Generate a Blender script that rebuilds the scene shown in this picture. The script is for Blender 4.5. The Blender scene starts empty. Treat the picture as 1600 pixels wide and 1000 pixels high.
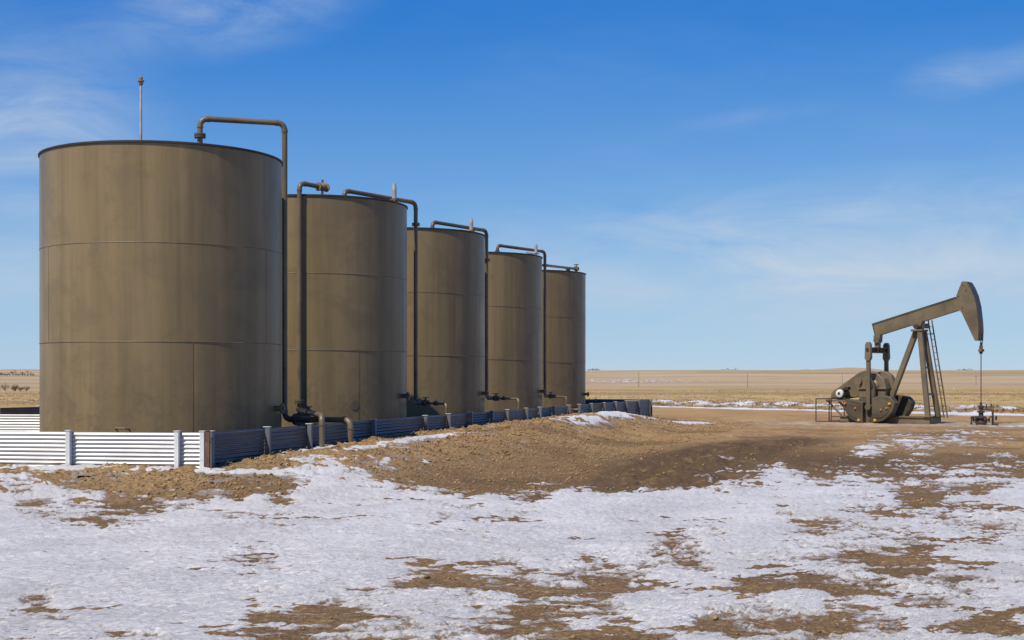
import bpy, math, random
import numpy as np
from mathutils import Vector, Matrix

# ------------------------------------------------------------------ camera, sky, sun, exposure
scene = bpy.context.scene
CAM_H = 1.75
cam_data = bpy.data.cameras.new('camera')
cam_data.lens = 50.0
cam_data.sensor_width = 36.0
cam_data.shift_y = 94.0 / 1600.0
cam_data.clip_start = 0.1
cam_data.clip_end = 30000.0
cam = bpy.data.objects.new('camera', cam_data)
cam.location = (0.0, 0.0, CAM_H)
cam.rotation_euler = (math.radians(90), 0, 0)
scene.collection.objects.link(cam)
scene.camera = cam

SUN_AZ = math.radians(220.0)      # clockwise from +Y: behind the camera and to its left
SUN_EL = math.radians(55.0)
SKY_STRENGTH = 0.1
SUN_STRENGTH = 5.0

world = bpy.data.worlds.new('World')
scene.world = world
world.use_nodes = True


class NT:
    """small helper round a node tree"""
    def __init__(self, tree):
        self.t = tree
        tree.nodes.clear()

    def n(self, kind, ins=None, **props):
        nd = self.t.nodes.new(kind)
        for k, v in props.items():
            setattr(nd, k, v)
        for k, v in (ins or {}).items():
            self.set(nd, k, v)
        return nd

    def set(self, nd, k, v):
        sock = nd.inputs[k]
        if isinstance(v, bpy.types.NodeSocket):
            self.t.links.new(v, sock)
        else:
            sock.default_value = v

    def math(self, op, a, b=None, c=None, clamp=False):
        nd = self.t.nodes.new('ShaderNodeMath')
        nd.operation = op
        nd.use_clamp = clamp
        for i, v in enumerate((a, b, c)):
            if v is not None:
                self.set(nd, i, v)
        return nd.outputs[0]

    def vmath(self, op, a, b=None, out=0):
        nd = self.t.nodes.new('ShaderNodeVectorMath')
        nd.operation = op
        self.set(nd, 0, a)
        if b is not None:
            self.set(nd, 1, b)
        return nd.outputs[out]

    def noise(self, vec, scale, detail=6.0, rough=0.55, dist=0.0):
        nd = self.n('ShaderNodeTexNoise', {'Vector': vec, 'Scale': scale, 'Detail': detail,
                                           'Roughness': rough, 'Distortion': dist})
        return nd.outputs[0]

    def ramp(self, fac, stops, interp='LINEAR'):
        nd = self.n('ShaderNodeValToRGB', {'Fac': fac})
        cr = nd.color_ramp
        cr.interpolation = interp
        while len(cr.elements) > 1:
            cr.elements.remove(cr.elements[-1])
        cr.elements[0].position = stops[0][0]
        cr.elements[0].color = (*stops[0][1], 1)
        for p, c in stops[1:]:
            e = cr.elements.new(p)
            e.color = (*c, 1)
        return nd.outputs[0]

    def smooth(self, v, lo, hi):
        nd = self.n('ShaderNodeMapRange', {'Value': v, 'From Min': lo, 'From Max': hi, 'To Min': 0.0, 'To Max': 1.0},
                    interpolation_type='SMOOTHSTEP')
        return nd.outputs[0]

    def mix(self, fac, a, b, blend='MIX'):
        nd = self.t.nodes.new('ShaderNodeMix')
        nd.data_type = 'RGBA'
        nd.blend_type = blend
        self.set(nd, 0, fac)
        self.set(nd, 6, a if isinstance(a, bpy.types.NodeSocket) else (*a, 1))
        self.set(nd, 7, b if isinstance(b, bpy.types.NodeSocket) else (*b, 1))
        return nd.outputs[2]

    def mapping(self, vec, scale=(1, 1, 1), loc=(0, 0, 0), rot=(0, 0, 0)):
        nd = self.n('ShaderNodeMapping', {'Vector': vec, 'Scale': scale, 'Location': loc, 'Rotation': rot})
        return nd.outputs[0]


def build_world():
    w = NT(world.node_tree)
    sky = w.n('ShaderNodeTexSky', sky_type='NISHITA', sun_disc=False)
    sky.sun_elevation = SUN_EL
    sky.sun_rotation = SUN_AZ
    sky.altitude = 3000.0
    sky.air_density = 1.0
    sky.dust_density = 0.6
    sky.ozone_density = 8.0
    ch = w.n('ShaderNodeSeparateColor', {'Color': sky.outputs[0]})
    hs = w.n('ShaderNodeCombineColor', {
        'Red': w.math('MULTIPLY', w.math('POWER', ch.outputs[0], 1.42), 0.34),
        'Green': w.math('MULTIPLY', w.math('POWER', ch.outputs[1], 0.84), 1.16),
        'Blue': w.math('MULTIPLY', w.math('POWER', ch.outputs[2], 0.38), 3.62)})
    d = w.n('ShaderNodeTexCoord').outputs['Generated']
    sep = w.n('ShaderNodeSeparateXYZ', {'Vector': d})
    # thin cirrus: wind-drawn noise, thickest in a few loose sheets
    fine = w.noise(w.mapping(d, (5.0, 5.0, 17.0), rot=(0.0, math.radians(-9), 0.0)), 1.6, 9.0, 0.62, 0.6)
    big = w.noise(w.mapping(d, (2.0, 2.0, 7.0), loc=(3.1, 0.4, 1.7)), 1.0, 4.0, 0.5, 0.3)
    gen = w.math('MULTIPLY', w.smooth(big, 0.52, 0.75), 0.10)

    def sheet(centre, ax, tilt, amount):
        v = w.vmath('SUBTRACT', d, Vector(centre).normalized())
        v = w.mapping(v, rot=(0.0, tilt, 0.0))
        v = w.vmath('DIVIDE', v, ax)
        r = w.vmath('LENGTH', v, out=1)
        return w.math('MULTIPLY', w.smooth(r, 1.0, 0.0), amount)
    tot = gen
    for s in (((-0.20, 1, 0.262), (0.125, 0.3, 0.040), math.radians(9), 0.85),
              ((-0.345, 1, 0.18), (0.12, 0.3, 0.10), 0.0, 0.85),
              ((-0.36, 1, 0.09), (0.12, 0.3, 0.050), 0.0, 0.40),
              ((0.26, 1, 0.098), (0.46, 0.4, 0.066), 0.0, 0.75),
              ((0.16, 1, 0.062), (0.42, 0.4, 0.055), 0.0, 0.22),
              ((0.315, 1, 0.214), (0.050, 0.3, 0.020), math.radians(5), 0.50),
              ((0.372, 1, 0.226), (0.040, 0.3, 0.018), math.radians(5), 0.45),
              ((0.17, 1, 0.185), (0.07, 0.3, 0.010), math.radians(6), 0.25)):
        tot = w.math('ADD', tot, sheet(*s))
    cl = w.math('MULTIPLY', tot, w.smooth(fine, 0.20, 0.82), clamp=True)
    # an even thin veil that whitens the lower sky all round
    wob = w.math('ADD', sep.outputs[2], w.math('MULTIPLY', w.math('SUBTRACT', big, 0.5), 0.05))
    veil = w.math('MULTIPLY', w.smooth(sep.outputs[2], 0.26, 0.10), 0.26)
    veil = w.math('ADD', veil, w.math('MULTIPLY', w.smooth(wob, 0.110, 0.070), 0.40))
    cl = w.math('MAXIMUM', w.math('ADD', cl, veil), 0.0)
    white = w.n('ShaderNodeRGB')
    white.outputs[0].default_value = (5.3, 6.3, 7.5, 1)
    col = w.mix(w.math('MULTIPLY', cl, 0.80), hs.outputs[0], white.outputs[0])
    bg = w.n('ShaderNodeBackground', {'Color': col, 'Strength': SKY_STRENGTH})
    out = w.n('ShaderNodeOutputWorld', {'Surface': bg.outputs[0]})


build_world()

sun_data = bpy.data.lights.new('sun', 'SUN')
sun_data.energy = SUN_STRENGTH
sun_data.angle = math.radians(0.53)
sun_data.color = (1.0, 0.915, 0.785)
sun = bpy.data.objects.new('sun', sun_data)
to_sun = Vector((math.sin(SUN_AZ) * math.cos(SUN_EL), math.cos(SUN_AZ) * math.cos(SUN_EL), math.sin(SUN_EL)))
sun.rotation_euler = to_sun.to_track_quat('Z', 'Y').to_euler()
sun.location = (-30, -25, 40)
scene.collection.objects.link(sun)

vs = scene.view_settings
vs.view_transform = 'Standard'
vs.look = 'None'
vs.exposure = 0.0
vs.gamma = 1.0
vs.use_curve_mapping = False
scene.render.engine = 'CYCLES'
scene.render.resolution_x = 1024
scene.render.resolution_y = 640

COL = scene.collection
rnd = random.Random(11)


# ------------------------------------------------------------------ mesh helpers
class MB:
    def __init__(self):
        self.v = []
        self.f = []

    def add(self, vs_, fs_):
        b = len(self.v)
        self.v.extend([tuple(p) for p in vs_])
        self.f.extend([tuple(i + b for i in q) for q in fs_])
        return self

    def box(self, lo, hi):
        x0, y0, z0 = lo
        x1, y1, z1 = hi
        self.add([(x0, y0, z0), (x1, y0, z0), (x1, y1, z0), (x0, y1, z0), (x0, y0, z1), (x1, y0, z1), (x1, y1, z1), (x0, y1, z1)],
                 [(0, 3, 2, 1), (4, 5, 6, 7), (0, 1, 5, 4), (1, 2, 6, 5), (2, 3, 7, 6), (3, 0, 4, 7)])
        return self

    def bar(self, a, b, wx, wy, up=(0, 0, 1)):
        """rectangular bar from a to b; wx across, wy along 'up'"""
        a, b, up = Vector(a), Vector(b), Vector(up)
        d = (b - a).normalized()
        x = d.cross(up)
        if x.length < 1e-4:
            x = d.cross(Vector((1, 0, 0)))
        x.normalize()
        y = x.cross(d).normalized()
        vs_ = []
        for p in (a, b):
            for sx, sy in ((-1, -1), (1, -1), (1, 1), (-1, 1)):
                vs_.append(p + x * (sx * wx / 2) + y * (sy * wy / 2))
        self.add(vs_, [(0, 3, 2, 1), (4, 5, 6, 7), (0, 1, 5, 4), (1, 2, 6, 5), (2, 3, 7, 6), (3, 0, 4, 7)])
        return self

    def tube(self, pts, r, n=12, cap=True):
        pts = [Vector(p) for p in pts]
        rs = r if isinstance(r, (list, tuple)) else [r] * len(pts)
        t0 = (pts[1] - pts[0]).normalized()
        x = t0.cross(Vector((0, 0, 1)))
        if x.length < 1e-3:
            x = Vector((1, 0, 0))
        x.normalize()
        vs_, fs_ = [], []
        for i, p in enumerate(pts):
            if i == 0:
                t = t0
            elif i == len(pts) - 1:
                t = (pts[i] - pts[i - 1]).normalized()
            else:
                t = ((pts[i] - pts[i - 1]).normalized() + (pts[i + 1] - pts[i]).normalized()).normalized()
            x = (x - t * x.dot(t)).normalized()
            y = t.cross(x)
            for k in range(n):
                a = 2 * math.pi * k / n
                vs_.append(p + (x * math.cos(a) + y * math.sin(a)) * rs[i])
        for i in range(len(pts) - 1):
            for k in range(n):
                fs_.append((i * n + k, i * n + (k + 1) % n, (i + 1) * n + (k + 1) % n, (i + 1) * n + k))
        if cap:
            fs_.append(tuple(reversed(range(n))))
            fs_.append(tuple(range((len(pts) - 1) * n, len(pts) * n)))
        self.add(vs_, fs_)
        return self

    def lathe(self, prof, n=24, axis='Z', origin=(0, 0, 0), closed=False):
        """prof: (radius, height) pairs turned round an axis"""
        o = Vector(origin)
        vs_, fs_ = [], []
        for r, h in prof:
            for k in range(n):
                a = 2 * math.pi * k / n
                c, s = r * math.cos(a), r * math.sin(a)
                q = {'Z': (c, s, h), 'Y': (s, h, c), 'X': (h, c, s)}[axis]
                vs_.append(o + Vector(q))
        m = len(prof)
        for i in range(m - 1 if not closed else m):
            j = (i + 1) % m
            for k in range(n):
                fs_.append((i * n + k, i * n + (k + 1) % n, j * n + (k + 1) % n, j * n + k))
        if not closed:
            if prof[0][0] > 1e-6:
                fs_.append(tuple(reversed(range(n))))
            if prof[-1][0] > 1e-6:
                fs_.append(tuple(range((m - 1) * n, m * n)))
        self.add(vs_, fs_)
        return self

    def prism(self, poly, w0, w1):
        """poly in (s, z), extruded along the second local axis from w0 to w1"""
        n = len(poly)
        vs_ = [(s, w0, z) for s, z in poly] + [(s, w1, z) for s, z in poly]
        fs_ = [tuple(range(n)), tuple(reversed(range(n, 2 * n)))]
        for i in range(n):
            j = (i + 1) % n
            fs_.append((i, i + n, j + n, j))
        self.add(vs_, fs_)
        return self

    def mesh(self, name, smooth=30):
        me = bpy.data.meshes.new(name)
        me.from_pydata(self.v, [], self.f)
        me.validate()
        import bmesh
        bm = bmesh.new()
        bm.from_mesh(me)
        bmesh.ops.recalc_face_normals(bm, faces=bm.faces)
        bm.to_mesh(me)
        bm.free()
        if smooth:
            me.shade_smooth()
            me.set_sharp_from_angle(angle=math.radians(smooth))
        return me

    def build(self, name, mat, parent=None, smooth=30, bevel=0.0):
        return link(name, self.mesh(name, smooth), mat, parent, bevel)


def link(name, me, mat, parent=None, bevel=0.0):
    if mat is not None and not me.materials:
        me.materials.append(mat)
    o = bpy.data.objects.new(name, me)
    COL.objects.link(o)
    if parent is not None:
        o.parent = parent
    if bevel:
        b = o.modifiers.new('bevel', 'BEVEL')
        b.width = bevel
        b.segments = 2
        b.limit_method = 'ANGLE'
        b.angle_limit = math.radians(40)
    return o


def tag(o, label=None, cat=None, group=None, kind=None):
    for k, v in (('label', label), ('category', cat), ('group', group), ('kind', kind)):
        if v:
            o[k] = v
    return o


def thing(name, label, cat, loc=(0, 0, 0), rz=0.0, group=None):
    o = bpy.data.objects.new(name, None)
    o.empty_display_size = 0.3
    o.location = loc
    o.rotation_euler = (0, 0, rz)
    COL.objects.link(o)
    return tag(o, label, cat, group)


# ------------------------------------------------------------------ materials
def material(name):
    m = bpy.data.materials.new(name)
    m.use_nodes = True
    return m, NT(m.node_tree)


def finish(t, color, rough, metallic=0.0, normal=None, spec=0.5, coat=0.0):
    p = t.n('ShaderNodeBsdfPrincipled')
    t.set(p, 'Base Color', color if isinstance(color, bpy.types.NodeSocket) else (*color, 1))
    t.set(p, 'Roughness', rough)
    t.set(p, 'Metallic', metallic)
    t.set(p, 'Specular IOR Level', spec)
    if normal is not None:
        t.set(p, 'Normal', normal)
    t.n('ShaderNodeOutputMaterial', {'Surface': p.outputs[0]})


def bump(t, height, strength, dist):
    return t.n('ShaderNodeBump', {'Height': height, 'Strength': strength, 'Distance': dist}).outputs[0]


def mat_tank():
    m, t = material('tank_paint')
    tc = t.n('ShaderNodeTexCoord').outputs['Object']
    oi = t.n('ShaderNodeObjectInfo')
    off = t.vmath('ADD', tc, t.vmath('MULTIPLY', oi.outputs['Location'], (3.1, 2.3, 0.0)))
    streak = t.noise(t.mapping(off, (1.0, 1.0, 0.055)), 2.2, 5, 0.6, 0.2)
    fine_streak = t.noise(t.mapping(off, (1.0, 1.0, 0.03)), 9.0, 4, 0.6, 0.1)
    blotch = t.noise(off, 0.8, 7, 0.66, 0.5)
    scuff = t.noise(off, 3.5, 8, 0.65, 0.8)
    sp = t.n('ShaderNodeSeparateXYZ', {'Vector': tc})
    z = sp.outputs[2]
    low = t.smooth(z, 2.3, 0.2)
    c = t.mix(t.smooth(streak, 0.25, 0.75), (0.168, 0.124, 0.062), (0.255, 0.188, 0.096))
    c = t.mix(t.math('MULTIPLY', t.smooth(fine_streak, 0.55, 0.75), 0.30), c, (0.290, 0.185, 0.080))
    c = t.mix(t.math('MULTIPLY', t.smooth(fine_streak, 0.46, 0.30), 0.25), c, (0.120, 0.095, 0.060))
    c = t.mix(t.math('MULTIPLY', t.smooth(blotch, 0.48, 0.62), 0.45), c, (0.150, 0.115, 0.066))
    dirt = t.math('MULTIPLY', t.math('MULTIPLY', t.smooth(scuff, 0.46, 0.66), low), 0.45)
    c = t.mix(dirt, c, (0.105, 0.080, 0.050))
    dust = t.math('MULTIPLY', t.math('MULTIPLY', t.smooth(scuff, 0.60, 0.74), low), 0.35)
    c = t.mix(dust, c, (0.26, 0.19, 0.115))
    # rust runs below the rim
    run = t.math('MULTIPLY', t.smooth(t.noise(t.mapping(off, (1.0, 1.0, 0.02), loc=(4, 1, 0)), 14.0, 3, 0.6), 0.60, 0.72), t.smooth(z, 3.4, 6.1))
    c = t.mix(t.math('MULTIPLY', run, 0.35), c, (0.20, 0.105, 0.045))
    dent = t.noise(t.mapping(off, (1.0, 1.0, 0.6)), 0.9, 3, 0.5)
    h = t.math('ADD', t.math('MULTIPLY', dent, 1.0), t.math('MULTIPLY', scuff, 0.015))
    rough = t.math('ADD', t.math('MULTIPLY', blotch, 0.2), 0.27)
    finish(t, c, rough, 0.0, bump(t, h, 0.30, 0.05), 0.25)
    return m


def mat_paint(name, base, rough=0.5, rust=0.25, metallic=0.0, scale=6.0, rustcol=(0.13, 0.06, 0.025), amp=0.35, spec=0.5):
    m, t = material(name)
    tc = t.n('ShaderNodeTexCoord').outputs['Object']
    a = t.noise(tc, scale, 7, 0.62, 0.4)
    b = t.noise(tc, scale * 0.25, 5, 0.55, 0.3)
    lo = tuple(x * (1 - amp) for x in base)
    hi = tuple(min(1.0, x * (1 + amp * 0.6)) for x in base)
    c = t.mix(t.smooth(b, 0.3, 0.7), lo, hi)
    c = t.mix(t.math('MULTIPLY', t.smooth(a, 0.56, 0.72), rust), c, rustcol)
    r = t.math('ADD', t.math('MULTIPLY', a, 0.25), rough - 0.12)
    finish(t, c, r, metallic, bump(t, a, 0.25, 0.01), spec)
    return m


def mat_sheet(name, lo, hi, stain, metallic):
    """weathered painted corrugated steel"""
    m, t = material(name)
    tc = t.n('ShaderNodeTexCoord').outputs['Object']
    oi = t.n('ShaderNodeObjectInfo')
    off = t.vmath('ADD', tc, t.vmath('MULTIPLY', oi.outputs['Random'], (13.0, 7.0, 3.0)))
    a = t.noise(t.mapping(off, (0.5, 0.5, 7.0)), 2.0, 6, 0.6, 0.3)
    b = t.noise(off, 5.0, 6, 0.6)
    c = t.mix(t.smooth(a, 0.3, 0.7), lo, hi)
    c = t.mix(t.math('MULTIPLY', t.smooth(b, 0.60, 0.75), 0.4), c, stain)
    zz = t.n('ShaderNodeSeparateXYZ', {'Vector': tc}).outputs[2]
    mud = t.math('MULTIPLY', t.smooth(t.math('ADD', zz, t.math('MULTIPLY', b, -0.5)), 0.02, -0.16), 0.55)
    c = t.mix(mud, c, (0.30, 0.21, 0.13))
    rst = t.math('MULTIPLY', t.smooth(t.noise(t.mapping(off, (3.0, 3.0, 0.6)), 4.0, 4, 0.6), 0.63, 0.72), 0.35)
    c = t.mix(rst, c, (0.32, 0.22, 0.14))
    finish(t, c, t.math('ADD', t.math('MULTIPLY', b, 0.2), 0.30), metallic, bump(t, b, 0.15, 0.004), 0.5)
    return m


def mat_ground():
    m, t = material('dirt_and_prairie')
    tc = t.n('ShaderNodeTexCoord').outputs['Object']
    at = t.n('ShaderNodeAttribute', attribute_name='zone')          # r grass, g wet, b berm gravel
    sp = t.n('ShaderNodeSeparateColor', {'Color': at.outputs['Color']})
    grass, wet, berm = sp.outputs[0], sp.outputs[1], sp.outputs[2]
    at2 = t.n('ShaderNodeAttribute', attribute_name='zone_far')     # r far hills, g pale gravel pad, b litter
    sp2 = t.n('ShaderNodeSeparateColor', {'Color': at2.outputs['Color']})
    far, pale = sp2.outputs[0], sp2.outputs[1]
    n1 = t.noise(tc, 0.22, 8, 0.6, 0.4)
    n2 = t.noise(tc, 1.6, 9, 0.66, 0.6)
    n3 = t.noise(tc, 14.0, 7, 0.7, 0.3)
    n4 = t.noise(tc, 55.0, 4, 0.7)
    # bare pad dirt
    dirt = t.mix(t.smooth(n1, 0.32, 0.68), (0.150, 0.090, 0.040), (0.255, 0.160, 0.074))
    dirt = t.mix(t.math('MULTIPLY', t.smooth(n2, 0.42, 0.70), 0.55), dirt, (0.185, 0.113, 0.056))
    n5 = t.noise(tc, 19.0, 6, 0.8, 0.6)
    dirt = t.mix(t.math('MULTIPLY', t.smooth(n5, 0.51, 0.62), 0.8), dirt, (0.39, 0.270, 0.140))
    dirt = t.mix(t.math('MULTIPLY', t.smooth(n5, 0.49, 0.40), 0.85), dirt, (0.085, 0.052, 0.028))
    dirt = t.mix(t.math('MULTIPLY', t.smooth(n3, 0.48, 0.34), 0.55), dirt, (0.13, 0.08, 0.042))
    grav = t.mix(t.smooth(n5, 0.38, 0.62), (0.150, 0.090, 0.040), (0.50, 0.335, 0.155))
    grav = t.mix(t.math('MULTIPLY', t.smooth(n2, 0.40, 0.66), 0.5), grav, (0.33, 0.205, 0.095))
    pk = t.mix(t.smooth(n1, 0.3, 0.7), (0.325, 0.202, 0.085), (0.415, 0.272, 0.122))
    pk = t.mix(t.math('MULTIPLY', t.smooth(n2, 0.48, 0.72), 0.45), pk, (0.250, 0.145, 0.055))
    dirt = t.mix(t.math('MULTIPLY', sp2.outputs[2], 0.85), dirt, pk)
    c = t.mix(t.math('MULTIPLY', berm, 0.8), dirt, grav)
    c = t.mix(t.math('MULTIPLY', pale, t.smooth(n2, 0.30, 0.60)), c, (0.40, 0.315, 0.235))
    wetm = t.math('MULTIPLY', wet, t.smooth(n2, 0.24, 0.52), clamp=True)
    c = t.mix(t.math('MULTIPLY', wetm, 0.85), c, (0.085, 0.054, 0.029))
    # dead prairie grass
    g1 = t.noise(t.mapping(tc, (0.011, 0.05, 0.05)), 1.0, 8, 0.62, 0.6)
    g2 = t.noise(tc, 0.35, 8, 0.68, 0.5)
    g3 = t.noise(t.mapping(tc, (0.004, 0.018, 0.018), loc=(7, 3, 0)), 1.0, 6, 0.55, 0.4)
    gc = t.mix(t.smooth(g1, 0.34, 0.66), (0.345, 0.232, 0.098), (0.455, 0.325, 0.150))
    gc = t.mix(t.math('MULTIPLY', t.smooth(g2, 0.50, 0.72), 0.45), gc, (0.250, 0.170, 0.085))
    gc = t.mix(t.math('MULTIPLY', t.smooth(g3, 0.52, 0.62), 0.65), gc, (0.215, 0.142, 0.075))
    c = t.mix(grass, c, gc)
    # far rolling ground, sparse and pale
    f1 = t.noise(t.mapping(tc, (0.0012, 0.0042, 0.01)), 1.0, 8, 0.62, 0.5)
    f2 = t.noise(t.mapping(tc, (0.004, 0.016, 0.01), loc=(2, 9, 1)), 1.0, 7, 0.65, 0.3)
    fc = t.mix(t.smooth(f1, 0.35, 0.66), (0.330, 0.238, 0.132), (0.435, 0.330, 0.195))
    fc = t.mix(t.math('MULTIPLY', t.smooth(f2, 0.52, 0.62), 0.75), fc, (0.235, 0.165, 0.110))
    fc = t.mix(t.math('MULTIPLY', t.smooth(f2, 0.40, 0.33), 0.5), fc, (0.55, 0.48, 0.40))
    c = t.mix(far, c, fc)
    h = t.math('ADD', t.math('ADD', t.math('MULTIPLY', n3, 0.7), t.math('MULTIPLY', n5, 0.5)), t.math('MULTIPLY', n4, 0.35))
    finish(t, c, 0.95, 0.0, bump(t, h, 0.9, 0.03), 0.15)
    return m


def mat_snow():
    m, t = material('snow')
    tc = t.n('ShaderNodeTexCoord').outputs['Object']
    r = t.mapping(tc, (1.0, 1.0, 1.0), rot=(0, 0, math.radians(-28)))
    a = t.noise(t.mapping(r, (9.0, 32.0, 15.0)), 1.0, 7, 0.7, 0.8)
    b = t.noise(tc, 0.7, 6, 0.6, 0.4)
    s = t.noise(t.mapping(r, (9.0, 30.0, 20.0), loc=(5, 5, 5)), 1.0, 4, 0.65, 0.8)
    c = t.mix(t.smooth(b, 0.3, 0.7), (0.63, 0.61, 0.58), (0.79, 0.77, 0.735))
    c = t.mix(t.math('MULTIPLY', t.smooth(s, 0.605, 0.67), 0.75), c, (0.20, 0.155, 0.105))
    c = t.mix(t.math('MULTIPLY', t.smooth(b, 0.56, 0.74), 0.12), c, (0.50, 0.44, 0.36))
    dp = t.n('ShaderNodeSeparateColor', {'Color': t.n('ShaderNodeAttribute', attribute_name='depth').outputs['Color']}).outputs[0]
    grit = t.noise(t.mapping(tc, (13.0, 20.0, 15.0), loc=(1, 2, 3)), 1.0, 6, 0.72, 0.4)
    lim = t.math('ADD', t.math('MULTIPLY', t.math('SUBTRACT', dp, 0.5), 1.25), 0.375)
    show = t.smooth(t.math('SUBTRACT', grit, lim), 0.0, 0.10)
    c = t.mix(t.math('MULTIPLY', show, 0.85), c, (0.225, 0.150, 0.085))
    film = t.smooth(dp, 0.72, 0.48)
    c = t.mix(t.math('MULTIPLY', film, 0.30), c, (0.34, 0.28, 0.22))
    finish(t, c, 0.5, 0.0, bump(t, a, 0.95, 0.062), 0.3)
    return m


def mat_simple(name, base, rough=0.8, amp=0.4, scale=3.0, metallic=0.0):
    return mat_paint(name, base, rough, 0.0, metallic, scale, amp=amp, spec=0.3)


M = {}
M['tank'] = mat_tank()
M['roof'] = mat_paint('tank_roof_paint', (0.055, 0.043, 0.028), 0.6, 0.2)
M['rim'] = mat_paint('tank_rim_paint', (0.030, 0.024, 0.017), 0.6, 0.2)
M['seam'] = mat_paint('weld_seam_paint', (0.150, 0.115, 0.068), 0.5, 0.2)
M['pipe'] = mat_paint('pipe_paint', (0.150, 0.115, 0.068), 0.42, 0.3, scale=4.0)
M['fitting'] = mat_paint('fitting_paint', (0.110, 0.085, 0.052), 0.5, 0.5, scale=9.0)
M['brass'] = mat_paint('rusty_brass', (0.22, 0.15, 0.08), 0.6, 0.5, scale=20.0)
M['galv'] = mat_paint('galvanised_steel', (0.42, 0.41, 0.40), 0.6, 0.3, 0.1, amp=0.3, scale=12)
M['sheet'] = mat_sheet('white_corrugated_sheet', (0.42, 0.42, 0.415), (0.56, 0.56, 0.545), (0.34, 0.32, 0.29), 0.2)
M['shadesheet'] = mat_sheet('shade_painted_corrugated_sheet', (0.066, 0.068, 0.072), (0.100, 0.102, 0.106), (0.07, 0.058, 0.045), 0.1)  # dark copy of the white sheet: fence shade painted into the colour
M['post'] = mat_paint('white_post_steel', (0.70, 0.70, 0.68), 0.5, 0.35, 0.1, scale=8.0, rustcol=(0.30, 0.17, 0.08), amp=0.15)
M['shadepost'] = mat_paint('shade_painted_post_steel', (0.15, 0.155, 0.16), 0.5, 0.35, 0.1, scale=8.0, rustcol=(0.30, 0.17, 0.08), amp=0.2)  # white post steel darkened, the right fence's shade put into its colour
M['rust'] = mat_paint('rusty_steel', (0.17, 0.085, 0.04), 0.8, 0.6, scale=12.0, rustcol=(0.06, 0.03, 0.018))
M['pump'] = mat_paint('pump_paint', (0.158, 0.122, 0.070), 0.5, 0.30, scale=3.0, amp=0.35, rustcol=(0.07, 0.05, 0.035))
M['pumpdeep'] = mat_paint('dark_pump_paint', (0.095, 0.075, 0.046), 0.55, 0.4, scale=4.0, amp=0.45, rustcol=(0.045, 0.034, 0.024))
M['pumpdark'] = mat_paint('greasy_dark_steel', (0.050, 0.042, 0.032), 0.5, 0.4, scale=6.0)
M['wear'] = mat_paint('worn_brown_steel', (0.072, 0.050, 0.036), 0.45, 0.4, scale=8.0)
M['motorwhite'] = mat_simple('motor_white', (0.70, 0.70, 0.68), 0.5, 0.15, 8.0)
M['yellow'] = mat_paint('yellow_paint', (0.72, 0.38, 0.02), 0.5, 0.2, scale=20.0, amp=0.2)
M['orange'] = mat_paint('orange_paint', (0.50, 0.17, 0.03), 0.6, 0.3, scale=20.0, amp=0.2)
M['cable'] = mat_simple('steel_cable', (0.16, 0.14, 0.125), 0.4, 0.2, 20.0, 0.6)
M['ground'] = mat_ground()
M['snow'] = mat_snow()
M['clod'] = mat_paint('clod_dirt', (0.31, 0.205, 0.098), 0.95, 0.7, scale=7.0, rustcol=(0.15, 0.095, 0.048), amp=0.45, spec=0.1)
M['straw'] = mat_paint('dead_grass', (0.455, 0.325, 0.158), 0.95, 0.35, scale=0.06, rustcol=(0.34, 0.225, 0.11), amp=0.25, spec=0.1)
M['twig'] = mat_paint('bare_twigs', (0.150, 0.100, 0.070), 0.95, 0.3, scale=0.3, spec=0.1)
M['evergreen'] = mat_paint('dark_shelterbelt', (0.060, 0.062, 0.060), 0.95, 0.2, scale=0.05, spec=0.1)
M['wood'] = mat_paint('hazed_pole_wood', (0.20, 0.155, 0.12), 0.9, 0.2, scale=2.0, spec=0.1)  # lightened wood tone: distance haze is painted into the pole colour
M['soil'] = mat_paint('dry_bush', (0.27, 0.185, 0.100), 0.95, 0.3, scale=1.0, spec=0.1)


# ------------------------------------------------------------------ noise and terrain
def _hash(ix, iy, seed):
    h = (ix.astype(np.int64) * 374761393 + iy.astype(np.int64) * 668265263 + seed * 1442695041) & 0xFFFFFFFF
    h = ((h ^ (h >> 13)) * 1274126177) & 0xFFFFFFFF
    return (h ^ (h >> 16)) & 0xFFFFFFFF


def perlin(x, y, seed=0):
    ix, iy = np.floor(x), np.floor(y)
    fx, fy = x - ix, y - iy
    u = fx * fx * fx * (fx * (fx * 6 - 15) + 10)
    v = fy * fy * fy * (fy * (fy * 6 - 15) + 10)

    def g(dx, dy):
        a = _hash(ix + dx, iy + dy, seed) * (2 * math.pi / 4294967296.0)
        return np.cos(a) * (fx - dx) + np.sin(a) * (fy - dy)
    a, b, c, d = g(0, 0), g(1, 0), g(0, 1), g(1, 1)
    return ((a + u * (b - a)) * (1 - v) + (c + u * (d - c)) * v) * 1.45


def fbm(x, y, octs=4, seed=0, gain=0.5, lac=2.03):
    s, a = 0.0, 1.0
    for i in range(octs):
        s = s + a * perlin(x + 17.3 * i, y - 9.1 * i, seed + i)
        x, y, a = x * lac, y * lac, a * gain
    return s


def ss(a, b, x):
    t = np.clip((x - a) / (b - a), 0, 1)
    return t * t * (3 - 2 * t)


# corners of the containment (metres; camera stands at 0, 0)
WA = np.array((-5.59, 26.0))
WB = np.array((6.80, 70.0))
WC = np.array((-10.6, 74.0))
WF = np.array((-23.4, 28.4))
UR = (WB - WA) / np.linalg.norm(WB - WA)
NR = np.array((UR[1], -UR[0]))
RLEN = float(np.linalg.norm(WB - WA))
UFW = (WF - WA) / np.linalg.norm(WF - WA)
NFW = np.array((-0.1334, -0.9911))
PUMP = np.array((16.96, 58.9))


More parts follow.
